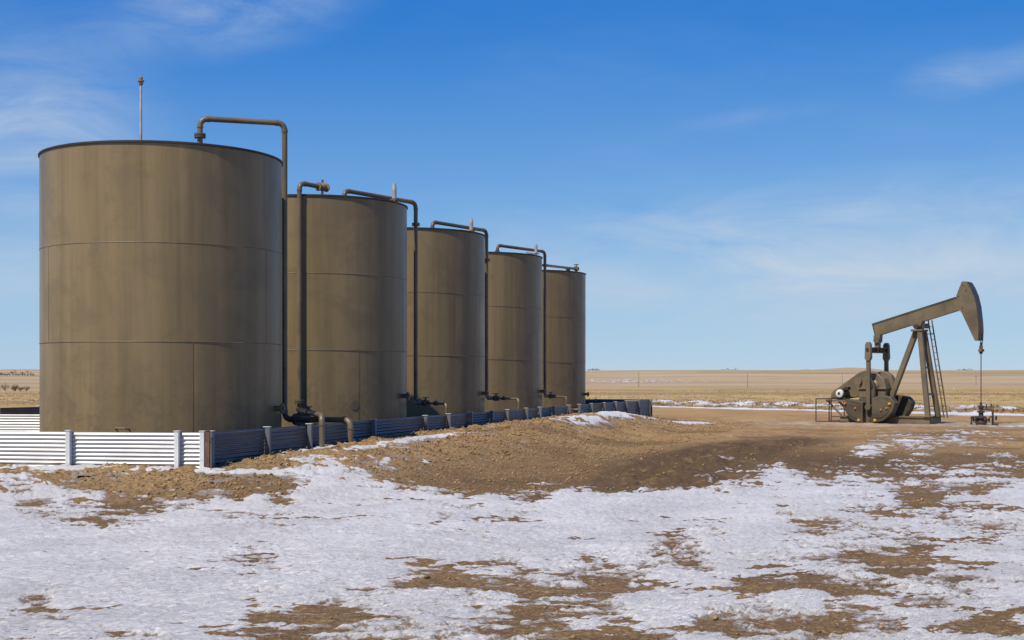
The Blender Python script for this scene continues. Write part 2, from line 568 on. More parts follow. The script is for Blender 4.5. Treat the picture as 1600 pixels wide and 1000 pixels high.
def walls(x, y):
    tx, ty = x - WA[0], y - WA[1]
    t = tx * UR[0] + ty * UR[1]
    n = tx * NR[0] + ty * NR[1]              # > 0 outside the right wall
    m = tx * NFW[0] + ty * NFW[1]            # > 0 in front of the front wall
    return t, n, m


def tankrow(x, y):
    """signed distance right of the line through the tank centres"""
    return (x + 7.76) * 0.9698 - (y - 31.62) * 0.2439


def zone_fields(x, y):
    """macro height and zones of the ground"""
    r = np.hypot(x, y)
    t, n, m = walls(x, y)
    base = -0.24 + 0.18 * ss(17, 38, r)
    base = base + 0.05 * fbm(x / 6.0, y / 6.0, 3, 5) * ss(1, 8, r) * (1 - ss(200, 400, r))
    # berm along the right wall, low bank before the front wall
    A = np.interp(t, [-6, 0, 2.4, 5, 8, 16, 24, 29, 33, 37, 42, 50], [0.22, 0.31, 0.42, 0.44, 0.46, 0.47, 0.49, 0.50, 0.42, 0.16, 0.02, 0.0])
    wob = 0.7 * perlin(t / 5.0, n * 0 + 3.3, 21) + 0.5 * perlin(t / 1.7, n / 2.5, 22)
    prof = 1 - ss(1.5, 4.9 + wob, n)
    crest = 0.09 * np.exp(-((n - 1.5) / 0.9) ** 2) * ss(10, 20, t) * (1 - ss(29, 34, t))
    side = np.where(n > 0, prof, 1.0)
    mm = np.maximum(m, 0.0)
    n0 = np.maximum(n, 0.0)
    corner = np.hypot(mm, n0 * 0.72)
    wob2 = 0.5 * perlin(x / 3.0, y / 3.0, 23)
    front = 0.27 * (1 - ss(0.4, 4.2 + wob2, corner))
    berm_z = np.where(t > 0, A * side + crest, 0.0)
    blend = ss(-2.5, 3.0, t)
    bank = np.where(m > 0, front, np.where(n > 0, A * prof, 0.27))
    bank = np.where((m > 0), front * (1 - blend) + blend * np.maximum(front, A * prof * np.exp(-(mm / 3.0) ** 2)), bank)
    h = base + bank + np.where(m <= 0, crest, 0.0)
    # inside the containment the fill is level
    tl = (x - WF[0]) * UR[1] - (y - WF[1]) * UR[0]      # > 0 right of the left wall
    nb_dir = (WC - WB) / np.linalg.norm(WC - WB)
    nb = (x - WB[0]) * nb_dir[1] - (y - WB[1]) * nb_dir[0]
    nb = -nb if False else nb
    back_in = (WB[1] + (x - WB[0]) * (WC[1] - WB[1]) / (WC[0] - WB[0])) - y
    d_in = np.minimum(np.minimum(-n, -m), np.minimum(tl, back_in))
    inside = ss(0.05, 0.9, d_in)
    lvl = 0.22 + 0.25 * ss(-3.9, -2.9, tankrow(x, y))
    h = h * (1 - inside) + lvl * inside
    outside_left = (d_in <= 0) & (m <= 0) & (n <= 0)
    h = np.where(outside_left, base + 0.15 * ss(-3.0, 0.0, d_in), h)
    # low rise that carries the pumping unit
    px_, py_ = x - PUMP[0], y - PUMP[1]
    ca, sa = math.cos(math.radians(-12)), math.sin(math.radians(-12))
    ex, ey = px_ * ca + py_ * sa, -px_ * sa + py_ * ca
    padn = perlin(x / 1.7, y / 1.7, 31)
    pad = 1 - ss(0.8, 1.25, np.hypot(ex / 7.4, (ey + 0.4) / 3.6) + 0.12 * padn)
    h = h * (1 - pad) + (-0.05 + 0.03 * padn) * pad
    # ruts worn past the end of the berm
    rc = -0.5 + 0.155 * (y - 22) + 0.0075 * (y - 22) ** 2
    rut_d = x - (2.4 + rc)
    rut = np.exp(-(rut_d / 1.7) ** 2) * ss(23, 27, y) * (1 - ss(40, 47, y))
    h = h + rut * (0.045 * np.sin(rut_d * 3.6 + 1.3 * perlin(x, y / 4, 44)) + 0.12 * fbm(x / 0.7, y / 1.6, 4, 45, 0.6))
    # far land: shallow swale, then a long rise to the skyline
    farz = -3.0 * ss(130, 800, r) + 25.0 * ss(850, 3200, r) - 60 * ss(3250, 9000, r)
    farz = farz + fbm(x / 620.0, y / 420.0, 4, 51) * (1.0 * ss(150, 500, r) + 1.6 * ss(900, 2400, r))
    farz = farz + 7.5 * np.exp(-((x / np.maximum(r, 1) - 0.232) / 0.022) ** 2) * ss(2500, 3150, r) * (0.75 + 0.6 * perlin(x / 60.0, y / 200.0, 53))
    h = h + farz
    # a low ridge of spoil behind the strip of snow
    road = y - (109.0 - 1.33 * x) if False else (y + 1.40 * (x - 10.5) - 96.0) / 1.72
    verge = np.exp(-((road - 4.5) / 2.0) ** 2) * ss(4, 9, x)
    h = h + verge * (0.28 + 0.25 * perlin(x / 2.5, y / 2.5, 61))
    h = h + 0.3 * np.exp(-((road - 4.5) / 2.0) ** 2) * 0
    grassy = ss(1.0, 5.0, road + 2.0 * fbm(x / 4.0, y / 4.0, 3, 63))
    left_grass = ss(0, 6, -tl + 2 * perlin(x / 3, y / 3, 64)) * ss(30, 40, y)
    back_grass = ss(0, 5, -back_in - 3) * (1 - ss(2, 8, x))
    grass = np.maximum(np.maximum(grassy, left_grass), back_grass)
    grass = np.where(y < 0, ss(60, 90, r), grass)
    far = ss(780, 1050, r + 120 * fbm(x / 300.0, y / 150.0, 3, 65))
    wet = np.clip(rut * 1.5, 0, 1)
    wet = np.maximum(wet, 0.75 * np.exp(-((x - 7.0) / 4.5) ** 2 - ((y - 32.0) / 4.0) ** 2) * 1.25)
    wet = np.maximum(wet, 0.7 * np.exp(-((x - 0.3) / 2.2) ** 2 - ((y - 23.6) / 0.8) ** 2))
    wet = np.maximum(wet, 0.55 * verge)
    wet = np.maximum(wet, 0.55 * ss(0.55, 0.9, 0.5 + 0.8 * fbm(x / 3.2, y / 3.2, 3, 66)) * (1 - ss(50, 60, r)))
    bermz = np.clip(np.where((m <= 0.5) & (n > 0), prof * (1 - ss(33, 38, t)), 0) + np.where((m > 0), (1 - ss(0.6, 4.4, corner)), 0), 0, 1)
    return dict(h=h, r=r, t=t, n=n, m=m, grass=grass, wet=wet, berm=bermz, far=far, pad=pad, road=road, inside=inside,
                verge=verge, rut=rut)


SNOW_TABLE = np.array([(-3.84, 10.67, 0.1), (-3.36, 10.67, 0.5), (-2.88, 10.67, -0.1), (-2.4, 10.67, 0.7), (-1.68, 10.67, -0.4), (-0.96, 10.67, -0.35), (-0.24, 10.67, -0.2), (0.48, 10.67, -0.45), (0.96, 10.67, 0.1), (1.44, 10.67, 0.7), (1.92, 10.67, 0.3), (2.64, 10.67, 0.3), (3.12, 10.67, 0.5), (3.84, 10.67, 0.1), (-4.2, 11.68, 0.5), (-3.89, 11.68, 0.4), (-3.15, 11.68, 1.0), (-2.37, 11.68, 0.7), (-2.0, 11.68, 0.0), (-1.58, 11.68, -0.4), (-1.05, 11.68, 0.1), (-0.53, 11.68, 0.5), (0.26, 11.68, -0.2), (0.79, 11.68, -0.1), (1.31, 11.68, 0.6), (1.68, 11.68, -0.4), (2.1, 11.68, -0.3), (2.63, 11.68, -0.5), (3.05, 11.68, -0.2), (3.42, 11.68, 0.5), (3.94, 11.68, 0.1), (4.2, 11.68, 0.4), (-4.64, 12.9, 0.8), (-4.35, 12.9, 0.1), (-3.95, 12.9, 0.9), (-2.9, 12.9, 1.0), (-2.03, 12.9, 0.6), (-1.51, 12.9, 0.1), (-0.87, 12.9, 0.6), (-0.23, 12.9, 0.1), (0.29, 12.9, -0.2), (0.75, 12.9, -0.3), (1.16, 12.9, 0.8), (1.74, 12.9, 0.8), (2.61, 12.9, 0.7), (3.48, 12.9, 0.5), (4.64, 12.9, 0.6), (-5.02, 13.93, 1.0), (-3.76, 13.93, 1.0), (-2.82, 13.93, 0.6), (-1.88, 13.93, 0.8), (-0.88, 13.93, -0.2), (-0.5, 13.93, -0.3), (0.0, 13.93, -0.4), (0.63, 13.93, -0.2), (1.13, 13.93, -0.2), (1.76, 13.93, 0.6), (2.51, 13.93, -0.2), (3.01, 13.93, -0.4), (3.64, 13.93, -0.3), (4.08, 13.93, -0.2), (5.02, 13.93, 0.5), (-5.36, 14.89, 1.0), (-4.02, 14.89, 1.0), (-2.75, 14.89, 0.1), (-1.34, 14.89, 1.0), (-0.27, 14.89, 0.5), (0.34, 14.89, 0.0), (1.01, 14.89, -0.1), (1.68, 14.89, 0.5), (2.35, 14.89, 0.6), (3.35, 14.89, 0.3), (4.02, 14.89, -0.3), (4.69, 14.89, 0.2), (5.36, 14.89, 0.6), (-5.86, 16.29, 1.0), (-4.4, 16.29, 1.0), (-2.2, 16.29, 1.0), (-0.73, 16.29, 1.0), (0.37, 16.29, 0.9), (1.17, 16.29, 0.5), (1.83, 16.29, -0.2), (2.57, 16.29, 0.6), (3.3, 16.29, 0.5), (4.03, 16.29, -0.2), (4.55, 16.29, -0.3), (5.13, 16.29, 0.5), (5.86, 16.29, 0.7), (-6.47, 17.98, 1.0), (-4.05, 17.98, 1.0), (-1.62, 17.98, 1.0), (0.81, 17.98, 1.0), (1.62, 17.98, 0.8), (2.1, 17.98, 0.1), (2.43, 17.98, 0.2), (3.24, 17.98, 0.5), (4.05, 17.98, 0.2), (4.85, 17.98, 0.1), (5.66, 17.98, 0.3), (6.47, 17.98, 0.4), (-7.39, 20.54, 1.0), (-4.62, 20.54, 1.0), (-1.85, 20.54, 1.0), (0.92, 20.54, 1.0), (2.31, 20.54, 1.0), (3.23, 20.54, 0.9), (4.16, 20.54, 0.45), (5.08, 20.54, 0.3), (6.01, 20.54, 0.1), (6.93, 20.54, 0.3), (7.39, 20.54, 0.3), (-8.39, 23.3, 0.4), (-7.97, 23.3, 0.0), (-7.34, 23.3, 0.9), (-5.24, 23.3, 1.0), (-3.15, 23.3, 1.0), (-0.42, 23.3, 1.0), (1.05, 23.3, 0.9), (2.62, 23.3, 1.0), (3.67, 23.3, 1.0), (5.03, 23.3, 0.7), (6.08, 23.3, 0.5), (6.71, 23.3, -0.6), (7.34, 23.3, 0.4), (8.39, 23.3, 0.7), (-8.09, 22.48, 0.6), (-7.49, 22.48, -0.1), (-6.58, 22.48, 0.3), (-5.87, 22.48, -0.2), (-5.16, 22.48, 0.1), (-4.65, 22.48, 0.5), (-4.05, 22.48, 0.9), (-2.02, 22.48, 1.0), (-0.81, 22.48, 0.6), (-0.22, 24.95, -0.3), (0.56, 24.95, -0.2), (1.12, 24.95, 0.6), (2.25, 24.95, 0.6), (3.37, 24.95, 0.9), (5.05, 24.95, 0.7), (6.18, 24.95, 0.4), (7.07, 24.95, -0.5), (8.08, 24.95, -0.2), (8.98, 24.95, 0.5), (-8.56, 23.79, 0.6), (-7.92, 23.79, 0.9), (-7.39, 23.79, -0.6), (-6.42, 23.79, -1.3), (-5.35, 23.79, -1.3), (-4.5, 23.79, -1.1), (-3.96, 23.79, -0.5), (-3.53, 23.79, 0.6), (-2.68, 23.79, 1.0), (-1.5, 23.79, 0.9), (-0.86, 23.79, 0.1), (-0.25, 27.35, -0.9), (1.23, 27.35, -1.0), (2.46, 27.35, -0.5), (3.45, 27.35, -0.1), (3.94, 27.35, 0.7), (5.17, 27.35, 0.7), (6.4, 27.35, 0.5), (7.63, 27.35, 0.1), (8.62, 27.35, 0.5), (9.85, 27.35, 0.2), (-9.06, 25.15, 0.2), (-8.38, 25.15, 0.2), (-7.81, 25.15, -0.6), (-7.36, 25.15, -1.2), (-6.23, 25.15, -1.2), (-5.32, 25.15, -1.2), (-4.53, 25.15, -1.2), (-3.96, 25.15, -0.6), (-3.62, 25.15, 0.2), (-3.17, 25.15, 0.8), (-2.26, 25.15, 0.7), (-1.36, 25.15, 0.0), (-0.68, 25.15, -1.0), (1.33, 29.63, -1.0), (3.47, 29.63, -0.9), (4.4, 29.63, 0.3), (5.33, 29.63, 0.3), (6.67, 29.63, -0.5), (8.0, 29.63, -0.2), (9.33, 29.63, 0.2), (10.67, 29.63, -0.4), (-4.92, 26.04, -1.2), (-4.45, 26.04, -1.0), (-3.98, 26.04, 0.1), (-3.63, 26.04, 0.6), (-3.05, 26.04, 0.3), (-2.34, 26.04, -0.2), (-1.88, 26.04, -0.6), (-1.17, 26.04, -0.9), (0.0, 31.59, -1.0), (2.84, 31.59, -1.0), (4.12, 31.59, -0.2), (4.55, 31.59, 0.5), (5.4, 31.59, 0.1), (6.54, 31.59, -0.8), (7.96, 31.59, -0.6), (8.82, 31.59, -0.2), (9.95, 31.59, -0.6), (11.38, 31.59, -0.1), (-3.99, 27.68, 0.2), (-2.99, 27.68, -0.3), (-1.99, 27.68, -0.6), (-1.25, 27.68, -0.9), (1.6, 35.47, -1.0), (4.47, 35.47, -0.8), (6.39, 35.47, -0.9), (7.98, 35.47, -0.9), (8.94, 35.47, 0.4), (9.58, 35.47, -0.6), (11.18, 35.47, -0.9), (12.77, 35.47, -0.5), (-2.82, 31.29, -0.5), (-0.74, 41.27, -1.0), (1.86, 41.27, -1.0), (5.57, 41.27, -1.0), (9.29, 41.27, -0.9), (11.51, 41.27, 0.0), (13.0, 41.27, -0.1), (14.86, 41.27, -0.6), (-1.67, 37.03, -1.0), (2.25, 49.93, -1.0), (6.74, 49.93, -1.0), (11.23, 49.93, -1.0), (14.6, 49.93, -0.5), (17.98, 49.93, -0.4)])


def snow_cover(x, y, Z):
    """positive where snow lies"""
    r = np.maximum(np.hypot(x, y), 1.0)
    kx = SNOW_TABLE[:, 0] / SNOW_TABLE[:, 1] * 30.0
    ky = 4100.0 / SNOW_TABLE[:, 1] / 26.0
    u = x / np.maximum(y, 0.5) * 30.0
    v = 4100.0 / np.maximum(y, 0.5) / 26.0
    num = np.zeros_like(x)
    den = np.full_like(x, 1e-9)
    for i in range(len(SNOW_TABLE)):
        d2 = (u - kx[i]) ** 2 + (v - ky[i]) ** 2 + 0.05
        w = 1.0 / (d2 * d2)
        num += w * SNOW_TABLE[i, 2]
        den += w
    c = num / den
    c = np.where(y < 9.0, 0.35 + 0 * c, c)
    t, n, m, road = Z['t'], Z['n'], Z['m'], Z['road']
    c = np.where(y > 52, -1.0, c)
    # drifts on the berm
    onb = (n > 0.0) & (m < 0.3)
    a1 = 1.75 * np.exp(-((n - 1.0 - 0.03 * t) / 0.42) ** 2) * ss(1.5, 4.0, t) * (1 - ss(9.0, 16.0, t)) - 0.95
    a2 = 2.15 * np.exp(-((n - 1.5 - 0.5 * np.abs(perlin(t / 0.5, n * 0, 77)) - 0.3 * ss(25, 21, t)) / 0.80) ** 2) * ss(18.0, 22.0, t) * (1 - ss(30.5, 35, t)) - 0.95
    a3 = 1.6 * np.exp(-((n - 2.4 - 0.35 * (t - 30)) / 0.5) ** 2) * ss(28, 30, t) * (1 - ss(34, 38, t)) - 0.9
    bz = np.maximum(np.maximum(a1, a2), a3)
    bare = ss(0.25, 0.7, Z['berm']) * ss(6.0, 11.0, t)
    c = np.where(onb, np.maximum(c * (1 - bare) - 0.9 * bare, bz), c)
    foot = np.exp(-((m - 0.45) / 0.4) ** 2) * (1 - ss(1.5, 3.0, n)) * ss(-8.5, -7.0, n)
    c = np.where((m > 0) & (n < 3), np.maximum(c, 1.5 * foot - 0.75), c)
    # the long strip along the far edge of the pad, and flecks on the spoil behind it
    nz = fbm(x / 3.0, y / 3.0, 4, 71)
    wid = 0.55 + 1.1 * ss(8, 22, x)
    strip = 1.1 - (np.abs(road + 0.4 + 0.5 * nz) / wid) ** 2 * 1.2
    strip = np.where(x > 9 + 1.5 * nz, strip, -1)
    fleck = np.where(x > 4, Z['verge'] * 1.0 - 0.72, -1)
    c = np.maximum(c, np.maximum(strip, fleck))
    # pale crust round the pumping unit
    px_, py_ = x - PUMP[0], y - PUMP[1]
    crust = 0.55 - np.hypot((px_ - 4.5) / 6.0, (py_ + 3.4) / 0.9)
    c = np.maximum(c, np.where(np.abs(px_) < 16, crust, -1))
    # thin patches far out on the prairie, left
    fl = 1.0 * np.exp(-((r - 305) / 22.0) ** 2) * np.exp(-((x / r + 0.345) / 0.018) ** 2) - 0.75
    fl2 = 0.78 * np.exp(-((r - 1500) / 320.0) ** 2) * np.exp(-((x / r - 0.08) / 0.10) ** 2) - 1.0
    c = np.maximum(c, np.maximum(fl, fl2))
    c = c - 0.75 * np.clip(Z['rut'] * 1.3, 0, 1)
    c = np.where(Z['inside'] > 0.05, -1.0, c)
    return c


def polar_grid():
    fine = np.radians(np.linspace(-27, 27, 880))
    side = np.radians(np.concatenate([np.linspace(27.6, 60, 40), np.linspace(64, 180, 26)]))
    beta = np.concatenate([-side[::-1][1:], fine, side])       # -180 is shared with 180
    rs = [1.2, 2.0, 3.0, 4.0, 5.0, 6.0, 6.8, 7.4, 8.0]
    r = 8.0
    while r < 110:
        r += min(max(0.024, r * r * 2.1e-4), 0.9)
        rs.append(r)
    while r < 9000:
        r *= 1.022
        rs.append(r)
    return beta, np.array(rs)


def fast_mesh(name, verts, quads, attrs=None):
    me = bpy.data.meshes.new(name)
    nv, nf = len(verts), len(quads)
    me.vertices.add(nv)
    me.vertices.foreach_set('co', np.ascontiguousarray(verts, dtype=np.float32).ravel())
    me.loops.add(nf * 4)
    me.loops.foreach_set('vertex_index', np.ascontiguousarray(quads, dtype=np.int32).ravel())
    me.polygons.add(nf)
    me.polygons.foreach_set('loop_start', np.arange(0, nf * 4, 4, dtype=np.int32))
    me.update(calc_edges=True)
    me.polygons.foreach_set('use_smooth', np.ones(nf, dtype=bool))
    for k, a in (attrs or {}).items():
        ca = me.color_attributes.new(k, 'FLOAT_COLOR', 'POINT')
        buf = np.ones((nv, 4), dtype=np.float32)
        buf[:, :3] = a
        ca.data.foreach_set('color', buf.ravel())
    me.update()
    return me


def dirt_micro(x, y, Z):
    near = 1 - ss(60, 110, Z['r'])
    rough = 0.65 + 1.5 * Z['berm'] + 0.8 * Z['rut']
    a = 0.020 * fbm(x / 0.55, y / 0.55, 3, 81) + 0.016 * fbm(x / 0.16, y / 0.16, 3, 84, 0.6)
    big = 0.06 * fbm(x / 1.4, y / 1.4, 3, 87) * Z['berm']
    return (a * rough + big) * near + 0.06 * fbm(x / 2.0, y / 2.0, 3, 88) * ss(95, 130, Z['r']) * (1 - ss(300, 600, Z['r']))


def snow_micro(x, y):
    ca, sa = math.cos(math.radians(28)), math.sin(math.radians(28))
    u, v = x * ca + y * sa, -x * sa + y * ca
    w = 0.35 * fbm(x / 0.9, y / 0.9, 2, 91)
    a = 0.027 * fbm(u / 0.60 + w, v / 0.17 + w, 4, 92, 0.6)
    ridg = 1 - np.abs(fbm(u / 0.42 - w, v / 0.15 + w, 3, 96, 0.55))
    return a + 0.020 * (ridg - 0.6) + 0.03 * fbm(x / 1.6, y / 1.6, 2, 99)


GRID = {}


def build_ground():
    beta, rs = polar_grid()
    B, R = np.meshgrid(beta, rs)
    x = (R * np.sin(B)).ravel()
    y = (R * np.cos(B)).ravel()
    Z = zone_fields(x, y)
    dm = dirt_micro(x, y, Z)
    nb, nr = len(beta), len(rs)
    c = snow_cover(x, y, Z)
    edge = 0.36 * fbm(x / 1.25, y / 0.95, 5, 101, 0.60) + 0.32 * fbm(x / 0.42, y / 0.20, 4, 106, 0.62) * (1 - ss(40, 80, Z['r']))
    cc = c * 0.74 + edge * np.where(c > -0.85, 1.0, 0.25) + 0.20
    thin = 1 - ss(0.25, 1.0, c)
    fleck = fbm(x / 0.20 + 0.4 * y, y / 0.075, 3, 141, 0.7)
    streak = fbm(x / 0.95 + 0.3 * y, y / 0.17, 4, 151, 0.6)
    cc = cc - (0.10 + 0.62 * thin) * np.maximum(streak - 0.05, 0) * (1 - ss(30, 55, Z['r']))
    cc = cc - (0.15 + 0.60 * thin) * np.maximum(fleck - 0.22, 0) * (1 - ss(30, 55, Z['r']))
    damp = np.clip(1 - np.abs(cc + 0.10) / 0.28, 0, 1) * 0.55 * (1 - ss(60, 90, Z['r']))
    idx = np.arange(nb * nr).reshape(nr, nb)
    q = np.stack([idx[:-1, :-1], idx[1:, :-1], idx[1:, 1:], idx[:-1, 1:]], -1).reshape(-1, 4)
    wrap = np.stack([idx[:-1, -1], idx[1:, -1], idx[1:, 0], idx[:-1, 0]], -1)
    q = np.concatenate([q, wrap])[:, ::-1]
    verts = np.stack([x, y, Z['h'] + dm], -1)
    z1 = np.stack([Z['grass'], np.maximum(Z['wet'], damp), Z['berm']], -1)
    packed = ss(31, 44, Z['r']) * (1 - 0.75 * Z['berm']) * (1 - np.clip(Z['wet'], 0, 1))
    z2 = np.stack([Z['far'], Z['pad'], packed], -1)
    # close the small hole under the tripod
    cidx = len(verts)
    verts = np.concatenate([verts, [[0, 0, float(Z['h'][0])]]])
    z1 = np.concatenate([z1, [[0, 0, 0]]])
    z2 = np.concatenate([z2, [[0, 0, 0]]])
    fan = [(cidx, idx[0, (i + 2) % nb], idx[0, (i + 1) % nb], idx[0, i]) for i in range(0, nb - 1, 2)]
    if nb % 2:
        pass
    q = np.concatenate([q, np.array(fan)])
    me = fast_mesh('ground', verts, q, {'zone': z1, 'zone_far': z2})
    g = link('ground', me, M['ground'])
    tag(g, 'brown dirt well pad and dead grass plain running to the horizon', 'ground', kind='structure')
    # snow: a thin crust that dives into the dirt where it has melted away
    thick = np.clip(cc, -0.5, 0.5) * 0.062 + (snow_micro(x, y) * ss(-0.05, 0.25, cc)) * (1 - ss(45, 80, Z['r']))
    thick = np.where(Z['r'] > 60, np.clip(cc, -0.5, 0.5) * (0.10 + 0.5 * ss(200, 1000, Z['r'])), thick)
    sz = Z['h'] + thick - 0.004
    keep_v = (thick > dm - 0.03) & (cc > -0.22)
    kq = keep_v[q[:nb * nr]] if False else None
    qq = q[:len(q) - len(fan)]
    fk = keep_v[qq].any(axis=1)
    rq = Z['r'][qq[:, 0]]
    fk &= ((np.abs(np.arctan2(x[qq[:, 0]], y[qq[:, 0]])) < math.radians(60)) & (rq < 2600)) | (rq < 8)
    fk &= (y[qq[:, 0]] > -6)
    qq = qq[fk]
    used = np.unique(qq)
    remap = np.full(nb * nr, -1, dtype=np.int64)
    remap[used] = np.arange(len(used))
    sv = np.stack([x[used], y[used], sz[used]], -1)
    tq = np.clip(cc[used], -0.2, 1.0)
    sme = fast_mesh('snow', sv, remap[qq], {'depth': np.stack([tq * 0.5 + 0.5, tq * 0, tq * 0], -1)})
    s = link('snow', sme, M['snow'])
    tag(s, 'thin patchy wind-blown snow lying over the brown dirt', 'snow', kind='stuff')
    GRID['snowfn'] = None


def point_fields(px_, py_):
    x = np.asarray(px_, dtype=float)
    y = np.asarray(py_, dtype=float)
    Z = zone_fields(x, y)
    c = snow_cover(x, y, Z)
    edge = 0.42 * fbm(x / 1.35, y / 0.95, 5, 101, 0.56)
    return Z, c * 0.8 + edge * np.where(c > -0.85, 1.0, 0.25) + 0.08


def gz(x, y):
    Z = zone_fields(np.array([float(x)]), np.array([float(y)]))
    return float(Z['h'][0])


build_ground()


# ------------------------------------------------------------------ storage tanks
TR = 2.61
CH = 2.03
TBASE = 0.51
TRIM = TBASE + 3 * CH
TANKS = [(-7.76, 31.62), (-5.575, 40.05), (-3.535, 48.15), (-1.41, 56.75), (0.78, 65.6)]


def ring(r, h, tube_r, n=128, m=6):
    b = MB()
    b.lathe([(r + tube_r * math.cos(2 * math.pi * k / m), h + tube_r * math.sin(2 * math.pi * k / m)) for k in range(m)], n=n, closed=True)
    return b


def build_tanks():
    def course(k):
        e = 0.003 * (2 - k)
        return MB().lathe([(TR - 0.012, k * CH + 0.002), (TR - e, k * CH + 0.003), (TR - e, (k + 1) * CH - 0.003), (TR - 0.012, (k + 1) * CH - 0.002)], n=144, closed=True).mesh('shell_course', 40)
    courses = [course(k) for k in range(3)]
    for c in courses:
        c.materials.append(M['tank'])
    seam = [ring(TR - 0.003, k * CH, 0.008).mesh('girth_weld', 0) for k in (1, 2)]

    def vseam(k, ang):
        c, s = math.cos(ang), math.sin(ang)
        p = (TR * c, TR * s)
        return MB().bar((p[0], p[1], k * CH + 0.012), (p[0], p[1], (k + 1) * CH - 0.012), 0.008, 0.005, up=(c, s, 0)).mesh('vertical_weld', 0)
    vs_ = [vseam(0, math.radians(-63)), vseam(0, math.radians(57)), vseam(0, math.radians(177)),
           vseam(1, math.radians(-20)), vseam(1, math.radians(100)), vseam(1, math.radians(220)),
           vseam(2, math.radians(-86)), vseam(2, math.radians(34)), vseam(2, math.radians(154))]
    rim = MB().lathe([(TR - 0.02, 3 * CH), (TR + 0.028, 3 * CH + 0.002), (TR + 0.028, 3 * CH + 0.038), (TR - 0.02, 3 * CH + 0.055)], n=144, closed=True).mesh('rim', 40)
    roof = MB().lathe([(TR - 0.02, 3 * CH + 0.02), (TR - 0.02, 3 * CH + 0.05), (0.3, 3 * CH + 0.19), (0.0, 3 * CH + 0.19)], n=96).mesh('roof', 30)
    floor_ring = MB().lathe([(TR + 0.04, -0.16), (TR + 0.04, 0.0), (TR - 0.05, 0.001), (TR - 0.05, -0.16)], n=96, closed=True).mesh('base_ring', 30)
    labels = ['largest and nearest tan-brown steel tank, at the left, bearing the tall thin mast',
              'second tan-brown steel tank from the left, just behind the nearest one',
              'middle tan-brown steel tank of the row of five',
              'fourth tan-brown steel tank from the left, one before the farthest',
              'farthest and smallest-looking tan-brown steel tank at the right end of the row']
    out = []
    for i, (tx, ty) in enumerate(TANKS):
        o = thing('storage_tank', labels[i], 'tank', (tx, ty, TBASE), math.radians([0, 8, -31, -47, 20][i]), 'storage tanks in a row')
        for c in courses:
            link('shell_course', c, M['tank'], o)
        for s in seam:
            link('girth_weld', s, M['seam'], o)
        for s in vs_:
            link('vertical_weld', s, M['tank'], o)
        link('rim', rim, M['rim'], o)
        link('roof', roof, M['roof'], o)
        link('base_ring', floor_ring, M['fitting'], o)
        out.append(o)

    def on_shell(i, bearing, z):
        """point on a shell by the angle of its outward normal (degrees from +X)"""
        o = out[i]
        a = math.radians(bearing) - o.rotation_euler.z
        return (TR * math.cos(a), TR * math.sin(a), z), (math.cos(a), math.sin(a), 0)

    # lifting lug low on the near tank
    p, nrm = on_shell(0, -90, 0.10)
    p, nrm = on_shell(0, -94, 0.24)
    P, N = Vector(p), Vector(nrm)
    T = Vector((0, 0, 1)).cross(N)
    MB().tube([P - T * 0.13 - N * .02, P - T * 0.13 + N * 0.09, P - T * .09 + N * .12 + Vector((0, 0, .02)), P + T * .09 + N * .12 + Vector((0, 0, .02)), P + T * 0.13 + N * 0.09, P + T * 0.13 - N * .02], 0.018, 8).build('lifting_lug', M['seam'], out[0])
    # flanged nozzles on the shaded sides
    for i, bearing, z, rr in ((0, -10, 0.62, 0.11), (1, -14, 0.80, 0.11), (2, -14, 0.8, 0.11), (3, -14, 0.8, 0.11), (4, -14, 0.6, 0.11)):
        p, nrm = on_shell(i, bearing, z)
        P, N = Vector(p), Vector(nrm)
        nz = MB().tube([P - N * 0.02, P + N * 0.14], rr * 0.55, 14).build('nozzle', M['fitting'], out[i])
        MB().tube([P + N * 0.14, P + N * 0.19], rr, 16).build('flange', M['fitting'], nz)
        MB().tube([P + N * 0.19, P + N * 0.22], rr * 0.55, 6).build('plug', M['fitting'], nz)
    # round cover plate low on the second tank
    p, nrm = on_shell(1, -58, 0.58)
    P, N = Vector(p), Vector(nrm)
    MB().tube([P - N * 0.03, P + N * 0.006], 0.13, 20).build('cover_plate', M['seam'], out[1])
    return out


TANK_OBJ = build_tanks()
RIMZ = TRIM + 0.05


# ------------------------------------------------------------------ pipework
def round_path(pts, bend, seg=6):
    """split a polyline into straight runs and swept elbows"""
    pts = [Vector(p) for p in pts]
    runs, elbows = [], []
    start = pts[0]
    for i in range(1, len(pts) - 1):
        a, b, c = pts[i - 1], pts[i], pts[i + 1]
        d1, d2 = (b - a).normalized(), (c - b).normalized()
        p1, p2 = b - d1 * bend, b + d2 * bend
        runs.append((start, p1))
        arc = []
        for k in range(seg + 1):
            u = k / seg
            arc.append(p1 * (1 - u) ** 2 + b * 2 * u * (1 - u) + p2 * u ** 2)
        elbows.append(arc)
        start = p2
    runs.append((start, pts[-1]))
    return runs, elbows


def pipe_line(root, pts, r, bend=None, mat='pipe', n=14):
    o = Vector(root.location)
    L = [Vector(p) - o for p in pts]
    bend = bend or r * 2.6
    runs, elbows = round_path(L, bend)
    for a, b in runs:
        if (b - a).length > 0.01:
            MB().tube([a, b], r, n).build('pipe', M[mat], root)
    for arc in elbows:
        m = MB().tube(arc, r * 1.04, n)
        for e, f in ((arc[0], arc[1]), (arc[-1], arc[-2])):
            d = (f - e).normalized()
            m.tube([e - d * r * 0.25, e + d * r * 0.45], r * 1.16, n)
        m.build('elbow', M[mat], root)


